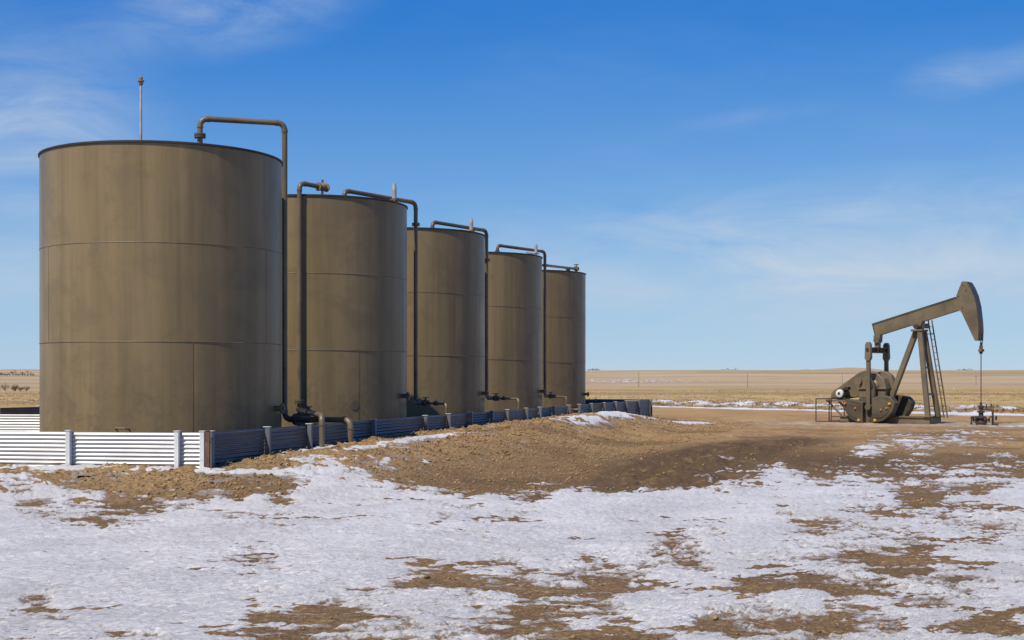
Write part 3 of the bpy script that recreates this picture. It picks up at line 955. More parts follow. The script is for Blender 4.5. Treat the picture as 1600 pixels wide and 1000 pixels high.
def flange(root, p, d, r, name='flange'):
    o = Vector(root.location)
    p, d = Vector(p) - o, Vector(d).normalized()
    m = MB()
    m.tube([p - d * r * 0.62, p - d * r * 0.12], r * 1.95, 16)
    m.tube([p + d * r * 0.12, p + d * r * 0.62], r * 1.95, 16)
    m.tube([p - d * r * 0.2, p + d * r * 0.2], r * 1.3, 12)
    fl = m.build(name, M['fitting'], root)
    x = d.cross(Vector((0.3, 0.9, 0.2))).normalized()
    y = d.cross(x)
    for k in range(8):
        a = 2 * math.pi * k / 8
        q = p + (x * math.cos(a) + y * math.sin(a)) * r * 1.62
        MB().tube([q - d * r * 0.95, q + d * r * 0.95], r * 0.17, 6).build('bolt', M['fitting'], fl)


def valve(root, p, d, r, handle=True, mat='fitting'):
    o = Vector(root.location)
    p, d = Vector(p) - o, Vector(d).normalized()
    m = MB()
    m.tube([p - d * r * 2.6, p - d * r * 2.0, p - d * r * 2.0, p - d * r, p, p + d * r, p + d * r * 2.0, p + d * r * 2.0, p + d * r * 2.6],
           [r * 1.9, r * 1.9, r * 1.1, r * 1.5, r * 1.8, r * 1.5, r * 1.1, r * 1.9, r * 1.9], 12)
    v = m.build('valve_body', M[mat], root)
    up = Vector((0, 0, 1))
    MB().tube([p, p + up * r * 3.2], r * 0.55, 8).build('valve_stem', M[mat], v)
    if handle:
        top = p + up * r * 3.2
        ringp = [top + Vector((math.cos(a), math.sin(a), 0)) * r * 1.8 for a in [2 * math.pi * k / 14 for k in range(15)]]
        w = MB().tube(ringp, r * 0.28, 6)
        w.tube([top - Vector((r * 1.8, 0, 0)), top + Vector((r * 1.8, 0, 0))], r * 0.22, 6)
        w.tube([top - Vector((0, r * 1.8, 0)), top + Vector((0, r * 1.8, 0))], r * 0.22, 6)
        w.build('hand_wheel', M[mat], v)


def pipe_thing(name, label, base):
    return thing(name, label, 'pipe', base, 0, 'tank pipework')


def build_pipes():
    R4 = 0.066
    # --- over the nearest tank: riser, high run, downcomer behind it, out across the wall
    u = (-7.24, 33.0)
    v = (-5.37, 33.6)
    top = 7.82
    g = pipe_thing('overflow_pipe', 'tallest square-cornered pipe looping from the nearest tank roof down its right side', (v[0], v[1], 0.47))
    e = (-3.66, 32.25)
    pipe_line(g, [(u[0], u[1], RIMZ + 0.05), (u[0], u[1], top), (v[0], v[1], top), (v[0], v[1], 0.83), (e[0], e[1], 0.85), (e[0], e[1], 0.02)], R4, 0.20)
    flange(g, (u[0], u[1], 7.42), (0, 0, 1), R4 * 1.05)
    d = Vector((e[0] - v[0], e[1] - v[1], 0)).normalized()
    flange(g, (v[0] + d.x * .42, v[1] + d.y * .42, 0.835), d, R4 * 1.1)
    # --- second line: from the second tank's roof fitting, down before it, branch over the wall
    v2 = (-5.58, 37.335)
    f2 = (-5.06, 37.95)
    g = pipe_thing('fill_pipe', 'slender pipe standing before the second tank, bent to a fitting on its roof', (v2[0], v2[1], 0.47))
    pipe_line(g, [(f2[0], f2[1], 6.90), (v2[0], v2[1], 6.93), (v2[0], v2[1], 0.40)], 0.062, 0.2)
    flange(g, (v2[0], v2[1], 1.18), (0, 0, 1), 0.068)
    b2 = (-4.07, 30.45)
    pipe_line(g, [(v2[0], v2[1], 0.98), (b2[0], b2[1], 0.99), (b2[0], b2[1], 0.0)], 0.062, 0.2)
    flange(g, (v2[0], v2[1], 0.98), (0, 0, 1), 0.05, 'tee_collar')
    dd = Vector((b2[0] - v2[0], b2[1] - v2[1], 0)).normalized()
    valve(g, (v2[0] + dd.x * 3.4, v2[1] + dd.y * 3.4, 0.985), dd, 0.04)
    valve(g, (f2[0], f2[1], 6.90), (f2[0] - v2[0], f2[1] - v2[1], 0), 0.062, False, 'brass')
    o = Vector(g.location)
    MB().tube([Vector((f2[0], f2[1], RIMZ)) - o, Vector((f2[0], f2[1], 6.90)) - o], 0.035, 10).build('nipple', M['galv'], g)

    # --- the three alike vapour lines between later tanks
    specs = [
        ('loop pipe from the second tank roof, running down before the third tank', 1, (-4.66, 39.5), (-2.85, 42.1), 7.02, 1.08, (-1.86, 40.3), 6.36),
        ('loop pipe from the third tank roof, running down before the fourth tank', 2, (-2.67, 47.7), (-0.90, 50.35), 7.06, 1.12, (0.22, 47.7), 6.0),
        ('loop pipe from the fourth tank roof, running down before the farthest tank', 3, (-0.58, 56.2), (1.36, 58.8), 7.08, 1.10, (2.09, 54.7), 6.5),
    ]
    for label, ti, uu, vv, tz, bz, ee, fz in specs:
        g = pipe_thing('loop_pipe', label, (vv[0], vv[1], 0.47))
        pipe_line(g, [(uu[0], uu[1], RIMZ + 0.04), (uu[0], uu[1], tz), (vv[0], vv[1], tz - 0.02), (vv[0], vv[1], bz),
                      (vv[0] + 0.26 * (ee[0] - vv[0]), vv[1] + 0.26 * (ee[1] - vv[1]), bz)], 0.062, 0.2)
        if ti != 1:
            flange(g, (uu[0], uu[1], RIMZ + 0.16), (0, 0, 1), 0.055)
        flange(g, (vv[0], vv[1], fz), (0, 0, 1), 0.062)
        dv = Vector((ee[0] - vv[0], ee[1] - vv[1], 0))
        ln = dv.length
        dv.normalize()
        q = Vector((vv[0], vv[1], bz)) + dv * (0.26 * ln + 0.14)
        valve(g, q, dv, 0.05)
        s = q + dv * 0.15
        pipe_line(g, [tuple(s), (ee[0], ee[1], bz), (ee[0], ee[1], 0.42)], 0.036, 0.13, n=10)
        valve(g, s + dv * 0.55, dv, 0.034, False)
        flange(g, (ee[0], ee[1], 0.72), (0, 0, 1), 0.036)
    # --- last run to the farthest tank
    a, b = (1.36, 58.8), (2.95, 65.3)
    g = pipe_thing('link_pipe', 'short sloping pipe ending in a rusty valve on the farthest tank roof', (b[0], b[1], RIMZ))
    pipe_line(g, [(a[0], a[1], 6.50), (b[0], b[1], 6.86)], 0.055)
    valve(g, (b[0], b[1], 6.87), (b[0] - a[0], b[1] - a[1], 0.3), 0.06, True, 'brass')
    o = Vector(g.location)
    MB().tube([Vector((b[0], b[1], RIMZ - 0.05)) - o, Vector((b[0], b[1], 6.86)) - o], 0.05, 10).build('nipple', M['galv'], g)

    # --- the mast on the nearest tank
    mx, my = -8.22, 31.5
    g = thing('mast', 'thin pale vertical mast with brown cap on the nearest tank roof', 'mast', (mx, my, RIMZ))
    top = 8.42 - RIMZ
    MB().tube([(0, 0, -0.05), (0, 0, top - 0.1)], [0.032, 0.026], 10).build('mast_tube', M['galv'], g)
    MB().lathe([(0.028, top - 0.14), (0.05, top - 0.12), (0.05, top - 0.07), (0.075, top - 0.06), (0.075, top - 0.03), (0.045, top - 0.02), (0.045, top + 0.03), (0.02, top + 0.06), (0.0, top + 0.06)], n=10).build('cap', M['brass'], g)
    # --- relief vents and hatches on tanks two to five
    words = ['second', 'third', 'fourth', 'farthest']
    for k, (x, y, h, label) in enumerate(((-3.36, 40.6, 0.62, 'pale upright relief vent on the second tank roof, tallest of its kind'),
                                          (-1.40, 48.9, 0.56, 'pale upright relief vent on the third tank roof'),
                                          (0.97, 57.4, 0.50, 'pale upright relief vent on the fourth tank roof'))):
        g = thing('relief_vent', label, 'vent', (x, y, RIMZ), 0, 'relief vents on tank roofs')
        MB().tube([(0, 0, -0.05), (0, 0, h * 0.45)], 0.035, 10).build('stem', M['galv'], g)
        MB().lathe([(0.04, h * 0.40), (0.065, h * 0.46), (0.065, h * 0.95), (0.05, h * 1.08), (0.05, h * 1.15), (0.0, h * 1.15)], n=12).build('vent_body', M['galv'], g)
        MB().lathe([(0.07, h * 0.36), (0.12, h * 0.37), (0.12, h * 0.43), (0.07, h * 0.44)], n=12, closed=True).build('flange', M['brass'], g)
    for k, (x, y) in enumerate(((-3.62, 41.0 - 0.6), (-1.60, 48.4), (0.72, 57.0), (2.55, 64.6))):
        g = thing('gauge_hatch', 'small dull brown gauge hatch on the rim of the %s tank roof' % words[k], 'hatch', (x, y, RIMZ), 0, 'gauge hatches on tank roofs')
        MB().lathe([(0.09, -0.05), (0.09, 0.12), (0.13, 0.13), (0.13, 0.17), (0.06, 0.21), (0.0, 0.21)], n=14).build('hatch_body', M['brass'], g)
        MB().bar((0.1, 0, 0.17), (-0.16, 0, 0.22), 0.03, 0.03).build('latch', M['rust'], g)


build_pipes()


# ------------------------------------------------------------------ containment walls
WTOP = 0.80


def sheet_mesh(length, z0, z1, pitch=0.076, amp=0.0125):
    """corrugated sheet, ribs running along its length, wall plane y=0"""
    n = int(round((z1 - z0) / pitch * 8))
    prof = []
    for i in range(n + 1):
        z = z0 + (z1 - z0) * i / n
        prof.append((amp * math.cos(2 * math.pi * (z - z0) / pitch), z))
    b = MB()
    vs_, fs_ = [], []
    for off in (0.0, 0.0022):
        for x in (0.0, length):
            for y, z in prof:
                vs_.append((x, y + off, z))
    m = n + 1
    for i in range(n):
        fs_.append((i, m + i, m + i + 1, i + 1))
        fs_.append((2 * m + i, 2 * m + i + 1, 3 * m + i + 1, 3 * m + i))
        fs_.append((i, i + 1, 2 * m + i + 1, 2 * m + i))
        fs_.append((m + i, 3 * m + i, 3 * m + i + 1, m + i + 1))
    fs_.append((n, m + n, 3 * m + n, 2 * m + n))
    b.add(vs_, fs_)
    me = b.mesh('panel', 60)
    return me


def wall_run(name, label, p, q, stations, gaps=(), wide=None, caps=None, bottom=-0.12, top=WTOP, seed=1, cornerrust=False, sheet='sheet', postmat='post'):
    """posts at stations (metres along p->q), one sheet between each two; outside is the right hand of p->q"""
    p, q = np.array(p), np.array(q)
    u = (q - p) / np.linalg.norm(q - p)
    g = thing(name, label, 'fence', (p[0], p[1], 0.0), math.atan2(u[1], u[0]), 'corrugated containment fences')
    rr = random.Random(seed)
    cache = {}
    for i in range(len(stations) - 1):
        a, b = stations[i], stations[i + 1]
        if i in gaps:
            continue
        ln = round(b - a - 0.05, 3)
        if ln not in cache:
            cache[ln] = sheet_mesh(ln, bottom, top)
        o = link('panel', cache[ln], M[sheet], g)
        o.location = (a + 0.025, rr.uniform(-0.006, 0.006), rr.uniform(-0.012, 0.008))
        o.rotation_euler = (rr.uniform(-0.02, 0.02), rr.uniform(-0.003, 0.003), 0)
    for i, s in enumerate(stations):
        w = 0.082
        m = MB()
        # channel post: web outside, two flanges
        m.box((s - w / 2, -0.115, bottom - 0.2), (s + w / 2, -0.103, top + 0.015))
        m.box((s - w / 2, -0.103, bottom - 0.2), (s - w / 2 + 0.010, -0.022, top + 0.015))
        m.box((s + w / 2 - 0.010, -0.103, bottom - 0.2), (s + w / 2, -0.022, top + 0.015))
        po = m.build('post', M['rust'] if (cornerrust and i == 0) else M[postmat], g)
        MB().box((s - w / 2 - 0.012, -0.125, top + 0.0155), (s + w / 2 + 0.012, 0.02, top + 0.027)).build('post_cap', M['post'], g)
    return g


def build_walls():
    t_right = [0.06, 2.45, 4.50, 8.25, 12.0, 13.95, 16.0, 18.1, 19.85, 22.2, 24.0, 25.9, 28.3, 30.0, 32.2, 34.6, 37.0, 39.4, 42.4, RLEN - 0.06]
    wall_run('corrugated_fence', 'corrugated fence with dark blue-grey painted-in shade, receding along the right of the tanks', WA, WB, t_right, gaps=(12,), seed=3, sheet='shadesheet', postmat='shadepost')
    # front wall: from its left end to the corner so that its outside faces the camera
    fl = float(np.linalg.norm(WF - WA))
    d_from_A = [0.045, 0.53, 2.62, 5.1, 7.55, 10.0, 12.4, 14.9, fl]
    st = sorted(fl - v for v in d_from_A)
    wall_run('corrugated_fence', 'bright white corrugated fence in front of the nearest tank', WF, WA + UFW * 0.02, st, seed=4)
    lw = float(np.linalg.norm(WC - WF))
    wall_run('corrugated_fence', 'corrugated fence with dark painted-in shade, farthest back at the left edge', WC, WF, [0.05 + i * (lw - 0.1) / 20 for i in range(21)], seed=5, sheet='shadesheet')
    bw = float(np.linalg.norm(WC - WB))
    wall_run('corrugated_fence', 'corrugated fence with dark painted-in shade, behind the farthest tank, at the end of the row', WB + np.array((-0.15, 0.03)), WC, [0.05 + i * (bw - 0.3) / 7 for i in range(8)], seed=6, sheet='shadesheet')
    ca, cb = np.array((-20.0, 40.2)), np.array((-8.75, 39.3))
    cl = float(np.linalg.norm(cb - ca))
    wall_run('corrugated_fence', 'sunlit white cross fence seen above the front fence, left of the nearest tank', ca, cb, [0.05 + i * (cl - 0.1) / 3 for i in range(4)], seed=7, bottom=0.2)
    # rusty stub post at the corner
    g = thing('corner_post', 'rusty brown corner post where the white and shaded fences meet', 'post', (WA[0] + 0.06, WA[1] - 0.12, -0.2))
    MB().box((-0.03, -0.03, 0), (0.03, 0.03, WTOP + 0.225)).build('post_shaft', M['rust'], g, bevel=0.006)
    MB().box((-0.038, -0.038, WTOP + 0.226), (0.038, 0.038, WTOP + 0.237)).build('post_cap', M['rust'], g)
    # rusty pipe stand in the open bay of the right wall
    c = WA + UR * 29.15 - NR * 0.2
    z = gz(c[0], c[1])
    g = thing('pipe_stand', 'rusty valve stand in the gap of the shaded fence near the farthest tank', 'valve', (c[0], c[1], 0.25))
    MB().tube([(0, 0, -0.1), (0, 0, 0.5)], 0.07, 12).build('standpipe', M['rust'], g)
    MB().tube([(0.18, 0.5, -0.1), (0.18, 0.5, 0.42)], 0.05, 12).build('standpipe', M['rust'], g)
    valve(g, Vector((c[0], c[1], 0.25)) + Vector((0.05, 0.1, 0.34)), (0.2, 0.9, 0), 0.06, True, 'brass')
    MB().box((-0.2, -0.12, -0.1), (0.34, 0.7, -0.02)).build('base_plate', M['rust'], g)


build_walls()


# ------------------------------------------------------------------ pumping unit (local: x along the beam, y away from the camera, z up)
def build_pump():
    P = M['pump']
    g = thing('pump_jack', 'tan-brown oil pump jack with raised horse head on the right of the pad', 'pump jack', (PUMP[0], PUMP[1], -0.03), math.radians(-40))
    # skid
    for w in (-0.55, 0.55):
        s = 1 if w > 0 else -1
        m = MB()
        m.box((-3.4, w - 0.07, 0.24), (0.60, w + 0.07, 0.27))
        m.box((-3.4, w - 0.07, -0.06), (0.60, w + 0.07, -0.03))
        m.box((-3.4, w - 0.012, -0.03), (0.60, w + 0.012, 0.24))
        m.build('skid_beam', P, g)
    for x in (-3.3, -2.2, -1.0, 0.58):
        MB().box((x - 0.02, -0.48, -0.03), (x + 0.02, 0.48, 0.235)).build('skid_crossbeam', P, g)
    MB().box((-0.9, -0.535, 0.02), (0.55, -0.565, 0.235)).build('skid_web_plate', P, g)
    # samson post: two front legs, one rear brace
    for w in (-1, 1):
        m = MB()
        m.bar((0.02, 0.20 * w, 3.83), (0.50, 0.50 * w, 0.28), 0.20, 0.16, up=(0, 1, 0))
        m.build('leg', P, g, bevel=0.01)
        MB().box((0.36, 0.50 * w - 0.16, 0.272), (0.66, 0.50 * w + 0.16, 0.30)).build('foot_plate', P, g)
    MB().bar((-0.22, 0, 3.82), (-1.62, 0, 0.30), 0.20, 0.22, up=(0, 1, 0)).build('leg', P, g, bevel=0.01)
    MB().bar((0.20, -0.34, 2.3), (0.20, 0.34, 2.3), 0.08, 0.08).build('cross_brace', P, g)
    MB().bar((0.37, -0.42, 1.2), (0.37, 0.42, 1.2), 0.08, 0.08).build('cross_brace', P, g)
    MB().box((-0.34, -0.32, 3.80), (0.16, 0.32, 3.88)).build('post_cap', P, g, bevel=0.01)
    # saddle bearing
    m = MB().prism([(-0.42, 4.08), (0.12, 4.26), (0.04, 4.06), (-0.02, 3.90), (-0.20, 3.90), (-0.28, 3.98)], -0.15, 0.15)
    m.build('saddle', P, g, bevel=0.01)
    MB().lathe([(0.10, -0.33), (0.10, 0.33)], n=16, axis='Y', origin=(-0.11, 0, 3.985)).build('saddle_bearing', M['pumpdark'], g)
    MB().box((0.10, -0.2, 3.92), (0.24, 0.2, 4.12)).build('bearing_bolt_block', M['pumpdark'], g)
    # walking beam: a deep I section
    ang = math.atan2(5.17 - 4.15, 1.62 + 2.12)
    ca, sa = math.cos(ang), math.sin(ang)
    L = math.hypot(3.75, 1.02)

    def bp(s, d):                 # along the beam, below its top
        return (-2.12 + s * ca + d * sa, 4.15 + s * sa - d * ca)
    D = 0.53
    m = MB()
    m.prism([bp(0, 0), bp(L, 0), bp(L, 0.028), bp(0, 0.028)], -0.13, 0.13)
    m.prism([bp(0, D - 0.028), bp(L, D - 0.028), bp(L, D), bp(0, D)], -0.13, 0.13)
    m.prism([bp(0, 0.028), bp(L, 0.028), bp(L, D - 0.028), bp(0, D - 0.028)], -0.11, 0.11)
    beam = m.build('walking_beam', P, g)
    for s in (0.30, 1.72, 2.05, 3.2):
        m = MB()
        for w in (-0.122, 0.111):
            m.prism([bp(s, 0.03), bp(s + 0.014, 0.03), bp(s + 0.014, D - 0.03), bp(s, D - 0.03)], w, w + 0.011)
        m.build('stiffener', P, beam)
    MB().prism([bp(-0.03, -0.015), bp(0.0, -0.015), bp(0.0, D + 0.01), bp(-0.03, D + 0.01)], -0.14, 0.14).build('end_plate', M['pumpdark'], beam)
    MB().prism([bp(-0.03, -0.028), bp(L - 0.1, -0.028), bp(L - 0.1, -0.002), bp(-0.03, -0.002)], -0.14, 0.14).build('top_plate', M['pumpdark'], beam)
    # horse head
    arc = [(2.02, 5.74), (2.16, 5.51), (2.30, 5.18), (2.41, 4.73), (2.47, 4.21), (2.50, 3.79), (2.48, 3.37)]
    head = [(1.57, 5.22), (1.80, 5.78), (1.98, 5.775)] + arc + [(2.34, 3.37), (1.75, 4.60)]
    hh = MB().prism(head, -0.21, 0.21).build('horse_head', P, g, bevel=0.012)
    face = [(a + 0.006, b) for a, b in arc] + [(a + 0.042, b + 0.004) for a, b in reversed(arc)]
    MB().prism(face, -0.225, 0.225).build('wear_face', M['wear'], hh)
    for (a, b) in ((1.86, 5.62), (1.98, 5.40), (1.66, 5.18), (1.83, 4.72)):
        MB().lathe([(0.028, -0.225), (0.028, -0.205)], n=8, axis='Y', origin=(a, 0, b)).build('bolt', M['pumpdark'], hh)
    MB().bar((1.72, -0.16, 4.60), (1.72, 0.16, 4.60), 0.07, 0.07).build('hinge_pin', M['galv'], hh)
    # bridle and rod
    for w in (-0.09, 0.09):
        MB().tube([(2.545, w, 3.9), (2.545, w, 3.40), (2.52, w * 0.9, 2.98)], 0.016, 6).build('bridle_cable', M['cable'], g)
    MB().box((2.45, -0.14, 2.93), (2.60, 0.14, 3.03)).build('carrier_bar', M['rust'], g, bevel=0.01)
    MB().lathe([(0.05, 3.03), (0.075, 3.04), (0.075, 3.16), (0.045, 3.17), (0.045, 3.30)], n=10, origin=(2.52, 0, 0)).build('rod_clamp', M['rust'], g)
    MB().lathe([(0.04, 2.84), (0.07, 2.85), (0.07, 2.93)], n=10, origin=(2.52, 0, 0)).build('load_cell', M['pumpdark'], g)
    MB().tube([(2.52, 0, 3.34), (2.52, 0, 0.70)], 0.022, 8).build('polished_rod', M['cable'], g)
    # tail bearing, equaliser, pitmans
    MB().prism([(-2.08, 3.66), (-1.78, 3.74), (-1.80, 3.50), (-2.06, 3.50)], -0.14, 0.14).build('tail_bracket', P, g)
    MB().lathe([(0.13, -0.17), (0.13, 0.17)], n=16, axis='Y', origin=(-1.94, 0, 3.47)).build('tail_bearing', M['fitting'], g)
    MB().box((-2.05, -0.10, 3.14), (-1.85, 0.10, 3.42)).build('equaliser_neck', P, g, bevel=0.01)
    eq = MB()
    eq.box((-2.05, -0.92, 2.92), (-1.87, 0.92, 2.95))
    eq.box((-2.05, -0.92, 3.13), (-1.87, 0.92, 3.16))
    eq.box((-1.97, -0.92, 2.95), (-1.95, 0.92, 3.13))
    e = eq.build('equaliser', P, g)
    for w in (-0.5, -0.2, 0.2, 0.5):
        MB().box((-2.045, w - 0.01, 2.951), (-1.875, w + 0.01, 3.129)).build('stiffener', P, e)
    for w in (-0.85, 0.85):
        m = MB()
        m.bar((-1.96, w, 2.80), (-1.94, w, 0.70), 0.13, 0.16, up=(1, 0, 0))
        a = m.build('pitman_arm', P, g, bevel=0.01)
        MB().prism([(-2.09, 2.70), (-2.07, 3.28), (-2.00, 3.38), (-1.90, 3.38), (-1.84, 3.28), (-1.82, 2.70), (-1.90, 2.58), (-2.02, 2.58)], w - 0.10, w + 0.10).build('pitman_head', P, a, bevel=0.015)
        MB().lathe([(0.07, w - 0.13), (0.07, w + 0.13)], n=12, axis='Y', origin=(-1.955, 0, 3.06)).build('pin', M['pumpdark'], a)
        MB().lathe([(0.13, w - 0.12), (0.13, w + 0.12)], n=14, axis='Y', origin=(-1.94, 0, 0.66)).build('wrist_pin_bearing', P, a)
    # crank arms and counterweights
    for sgn in (-1, 1):
        w0, w1 = (-0.76, -0.62) if sgn < 0 else (0.62, 0.76)
        cr = MB().prism([(-2.13, -0.02), (-2.07, -0.07), (-1.80, -0.07), (-1.74, -0.02), (-1.74, 1.62), (-1.82, 1.76), (-2.04, 1.76), (-2.13, 1.62)], w0, w1).build('crank_arm', M['pumpdeep'], g, bevel=0.012)
        for z in (0.08, 0.25, 0.42):
            MB().lathe([(0.045, sgn * 0.755), (0.045, sgn * 0.772)], n=10, axis='Y', origin=(-1.935, 0, z)).build('pin_hole_plug', M['pumpdark'], cr)
        o0, o1 = (-1.02, -0.60) if sgn < 0 else (0.60, 1.02)
        left = [(-2.14, 0.0), (-2.14, 0.86), (-2.52, 0.94), (-2.90, 0.98), (-3.06, 0.78), (-2.94, 0.46), (-2.74, 0.20), (-2.48, 0.04), (-2.35, 0.0)]
        right = [(-1.73, 0.0), (-1.50, 0.02), (-1.24, 0.09), (-1.00, 0.26), (-0.80, 0.52), (-0.70, 0.84), (-0.92, 1.08), (-1.36, 1.16), (-1.73, 1.02)]
        for poly, bolts in ((left, ((-2.30, 0.10), (-2.92, 0.80), (-2.45, 0.60))), (right, ((-1.57, 0.11), (-0.93, 0.80), (-1.05, 0.62), (-1.30, 0.55)))):
            cw = MB().prism(poly, o0, o1).build('counterweight', M['pumpdeep'], g, bevel=0.025)
            inner = [(sum(a for a, b in poly) / len(poly) * 0.35 + a * 0.65, sum(b for a, b in poly) / len(poly) * 0.35 + b * 0.65) for a, b in poly]
            MB().prism(inner, (o0 - 0.02) if sgn < 0 else (o1 - 0.005), (o0 + 0.005) if sgn < 0 else (o1 + 0.02)).build('raised_face', M['pumpdeep'], cw, bevel=0.008)
            for k, (a, b) in enumerate(bolts):
                r_ = 0.06 if k < 2 else 0.045
                MB().lathe([(r_, 0), (r_, sgn * 0.06), (r_ * 0.6, sgn * 0.085), (0, sgn * 0.085)], n=8, axis='Y', origin=(a, sgn * 1.02, b)).build('bolt', M['yellow'] if k < 2 and not (k == 1 and poly is left) else M['orange'], cw)
    # gear reducer on its pedestal
    ped = MB().prism([(-2.75, 0.28), (-1.30, 0.28), (-1.45, 1.02), (-2.60, 1.02)], -0.42, 0.42).build('pedestal', M['pumpdeep'], g, bevel=0.015)
    MB().prism([(-2.62, 1.025), (-1.42, 1.025), (-1.38, 1.45), (-1.52, 1.85), (-1.78, 2.06), (-2.10, 2.06), (-2.45, 1.85), (-2.62, 1.5)], -0.40, 0.40).build('gearbox', P, g, bevel=0.03)
    MB().box((-2.70, -0.47, 1.40), (-1.34, 0.47, 1.46)).build('gearbox_joint', P, g, bevel=0.008)
    MB().lathe([(0.13, -0.80), (0.13, 0.80)], n=16, axis='Y', origin=(-1.935, 0, 1.55)).build('crank_shaft', M['pumpdark'], g)
    for sgn in (-1, 1):
        MB().lathe([(0.24, sgn * 0.40), (0.24, sgn * 0.47), (0.16, sgn * 0.52), (0.16, sgn * 0.56)], n=18, axis='Y', origin=(-1.935, 0, 1.55)).build('shaft_housing', P, g)
    # belt guard: teardrop housing from the motor to the gearbox
    tear = [(-4.38, 1.0), (-4.34, 1.20), (-4.20, 1.34), (-3.02, 2.12), (-2.74, 2.20), (-2.2, 2.12), (-2.0, 1.96), (-1.92, 1.70), (-2.0, 1.44), (-2.25, 1.24), (-2.55, 1.20), (-3.10, 1.05), (-3.6, 0.98)]
    bg = MB().prism(tear, 0.46, 0.74).build('belt_guard', P, g, bevel=0.02)
    rib = [(a * 0.94 - 0.175, b * 0.94 + 0.085) for a, b in tear]
    MB().prism(rib, 0.440, 0.4595).build('raised_face', P, bg, bevel=0.006)
    # near-side hood and brake drum
    hood = [(-2.02, 1.10), (-1.30, 1.10), (-1.30, 1.72), (-1.42, 1.98), (-1.66, 2.14), (-1.86, 2.16), (-2.02, 2.10)]
    MB().prism(hood, 0.10, 0.44).build('brake_hood', P, g, bevel=0.02)
    MB().lathe([(0.17, -0.50), (0.17, -0.40), (0.05, -0.395), (0.05, -0.30)], n=16, axis='Y', origin=(-2.62, 0, 1.75)).build('brake_drum', P, g)
    # motor on its bracket
    plat = MB()
    plat.box((-4.10, -0.52, 0.86), (-2.60, 0.62, 0.94))
    pl = plat.build('motor_platform', P, g)
    for x in (-4.0, -3.3):
        for w in (-0.45, 0.5):
            MB().bar((x, w, 0.86), (x + 0.6, w, 0.28), 0.07, 0.07).build('strut', P, pl)
    mo = MB().lathe([(0.165, -0.30), (0.19, -0.28), (0.19, 0.26), (0.15, 0.32), (0.05, 0.33), (0.05, 0.44)], n=22, axis='Y', origin=(-3.56, 0.02, 1.21)).build('motor', M['pumpdark'], g)
    MB().lathe([(0.0, -0.385), (0.10, -0.385), (0.165, -0.355), (0.18, -0.302), (0.18, -0.285)], n=22, axis='Y', origin=(-3.56, 0.02, 1.21)).build('fan_cover', M['motorwhite'], mo)
    MB().lathe([(0.0, -0.40), (0.055, -0.40), (0.065, -0.386)], n=14, axis='Y', origin=(-3.56, 0.02, 1.21)).build('fan_hub', M['pumpdark'], mo)
    for k in range(10):
        a = math.pi * 2 * k / 10
        MB().bar((-3.56 + 0.2 * math.cos(a), -0.24, 1.21 + 0.2 * math.sin(a)), (-3.56 + 0.2 * math.cos(a), 0.22, 1.21 + 0.2 * math.sin(a)), 0.012, 0.03, up=(math.cos(a), 0, math.sin(a))).build('fin', M['pumpdark'], mo)
    MB().box((-3.46, -0.12, 1.36), (-3.26, 0.14, 1.50)).build('terminal_box', M['pumpdark'], mo, bevel=0.01)
    MB().box((-3.75, -0.22, 0.945), (-3.35, 0.25, 1.05)).build('motor_foot', M['pumpdark'], mo)
    # ladder leaning on the post
    lad = MB().bar((0.14, 0.34, 4.28), (0.66, 0.74, 0.20), 0.05, 0.025, up=(0, 1, 0)).build('ladder', P, g)
    a0, a1 = Vector((0.14, 0.34, 4.28)), Vector((0.66, 0.74, 0.20))
    b0, b1 = a0 + Vector((0.0, 0.36, 0.0)), a1 + Vector((0.0, 0.36, 0.0))
    MB().bar(b0, b1, 0.05, 0.025, up=(0, 1, 0)).build('rail', P, lad)
    for k in range(1, 15):
        u = k / 15
        MB().tube([a0.lerp(a1, u), b0.lerp(b1, u)], 0.013, 6).build('rung', P, lad)
    MB().bar((0.05, 0.30, 3.70), (0.24, 0.72, 3.70), 0.03, 0.03).build('ladder_tie', P, lad)
    # pipe guard rail beside the motor
    ca_, sa_ = math.cos(math.radians(-40)), math.sin(math.radians(-40))

    def wp(s, w):
        return (PUMP[0] + s * ca_ - w * sa_, PUMP[1] + s * sa_ + w * ca_)
    x, y = wp(-4.52, -0.6)
    gr = thing('guard_rail', 'low thin pipe guard rail left of the pump jack motor', 'rail', (x, y, -0.1), math.radians(-40))
    for s in (0.0, 0.72):
        for w in (0.0, 1.2):
            MB().tube([(s, w, -0.1), (s, w, 1.05)], 0.025, 8).build('post', M['wear'], gr)
    for w in (0.0, 1.2):
        MB().tube([(0, w, 1.05), (0.72, w, 1.05)], 0.025, 8).build('rail', M['wear'], gr)
        MB().tube([(0.72, w, 0.30), (1.45, w, 0.30)], 0.022, 8).build('rail', M['wear'], gr)
        MB().tube([(0.0, w, 0.08), (1.5, w, 0.08)], 0.022, 8).build('rail', M['wear'], gr)
    MB().tube([(0, 0, 1.05), (0, 1.2, 1.05)], 0.025, 8).build('rail', M['wear'], gr)

    # wellhead under the rod
    x, y = wp(2.52, 0.0)
    wh = thing('wellhead', 'small dark wellhead with valves under the pump jack rod', 'wellhead', (x, y, -0.06), math.radians(-40))
    Wm = M['wear']
    MB().lathe([(0.20, -0.08), (0.20, 0.06), (0.24, 0.07), (0.24, 0.13), (0.14, 0.15), (0.12, 0.26), (0.20, 0.28), (0.20, 0.35), (0.10, 0.37), (0.09, 0.50), (0.15, 0.51), (0.15, 0.57), (0.075, 0.59), (0.075, 0.68), (0.11, 0.70), (0.11, 0.78), (0.05, 0.80), (0.05, 0.92), (0.0, 0.92)], n=16).build('casing_head', Wm, wh)
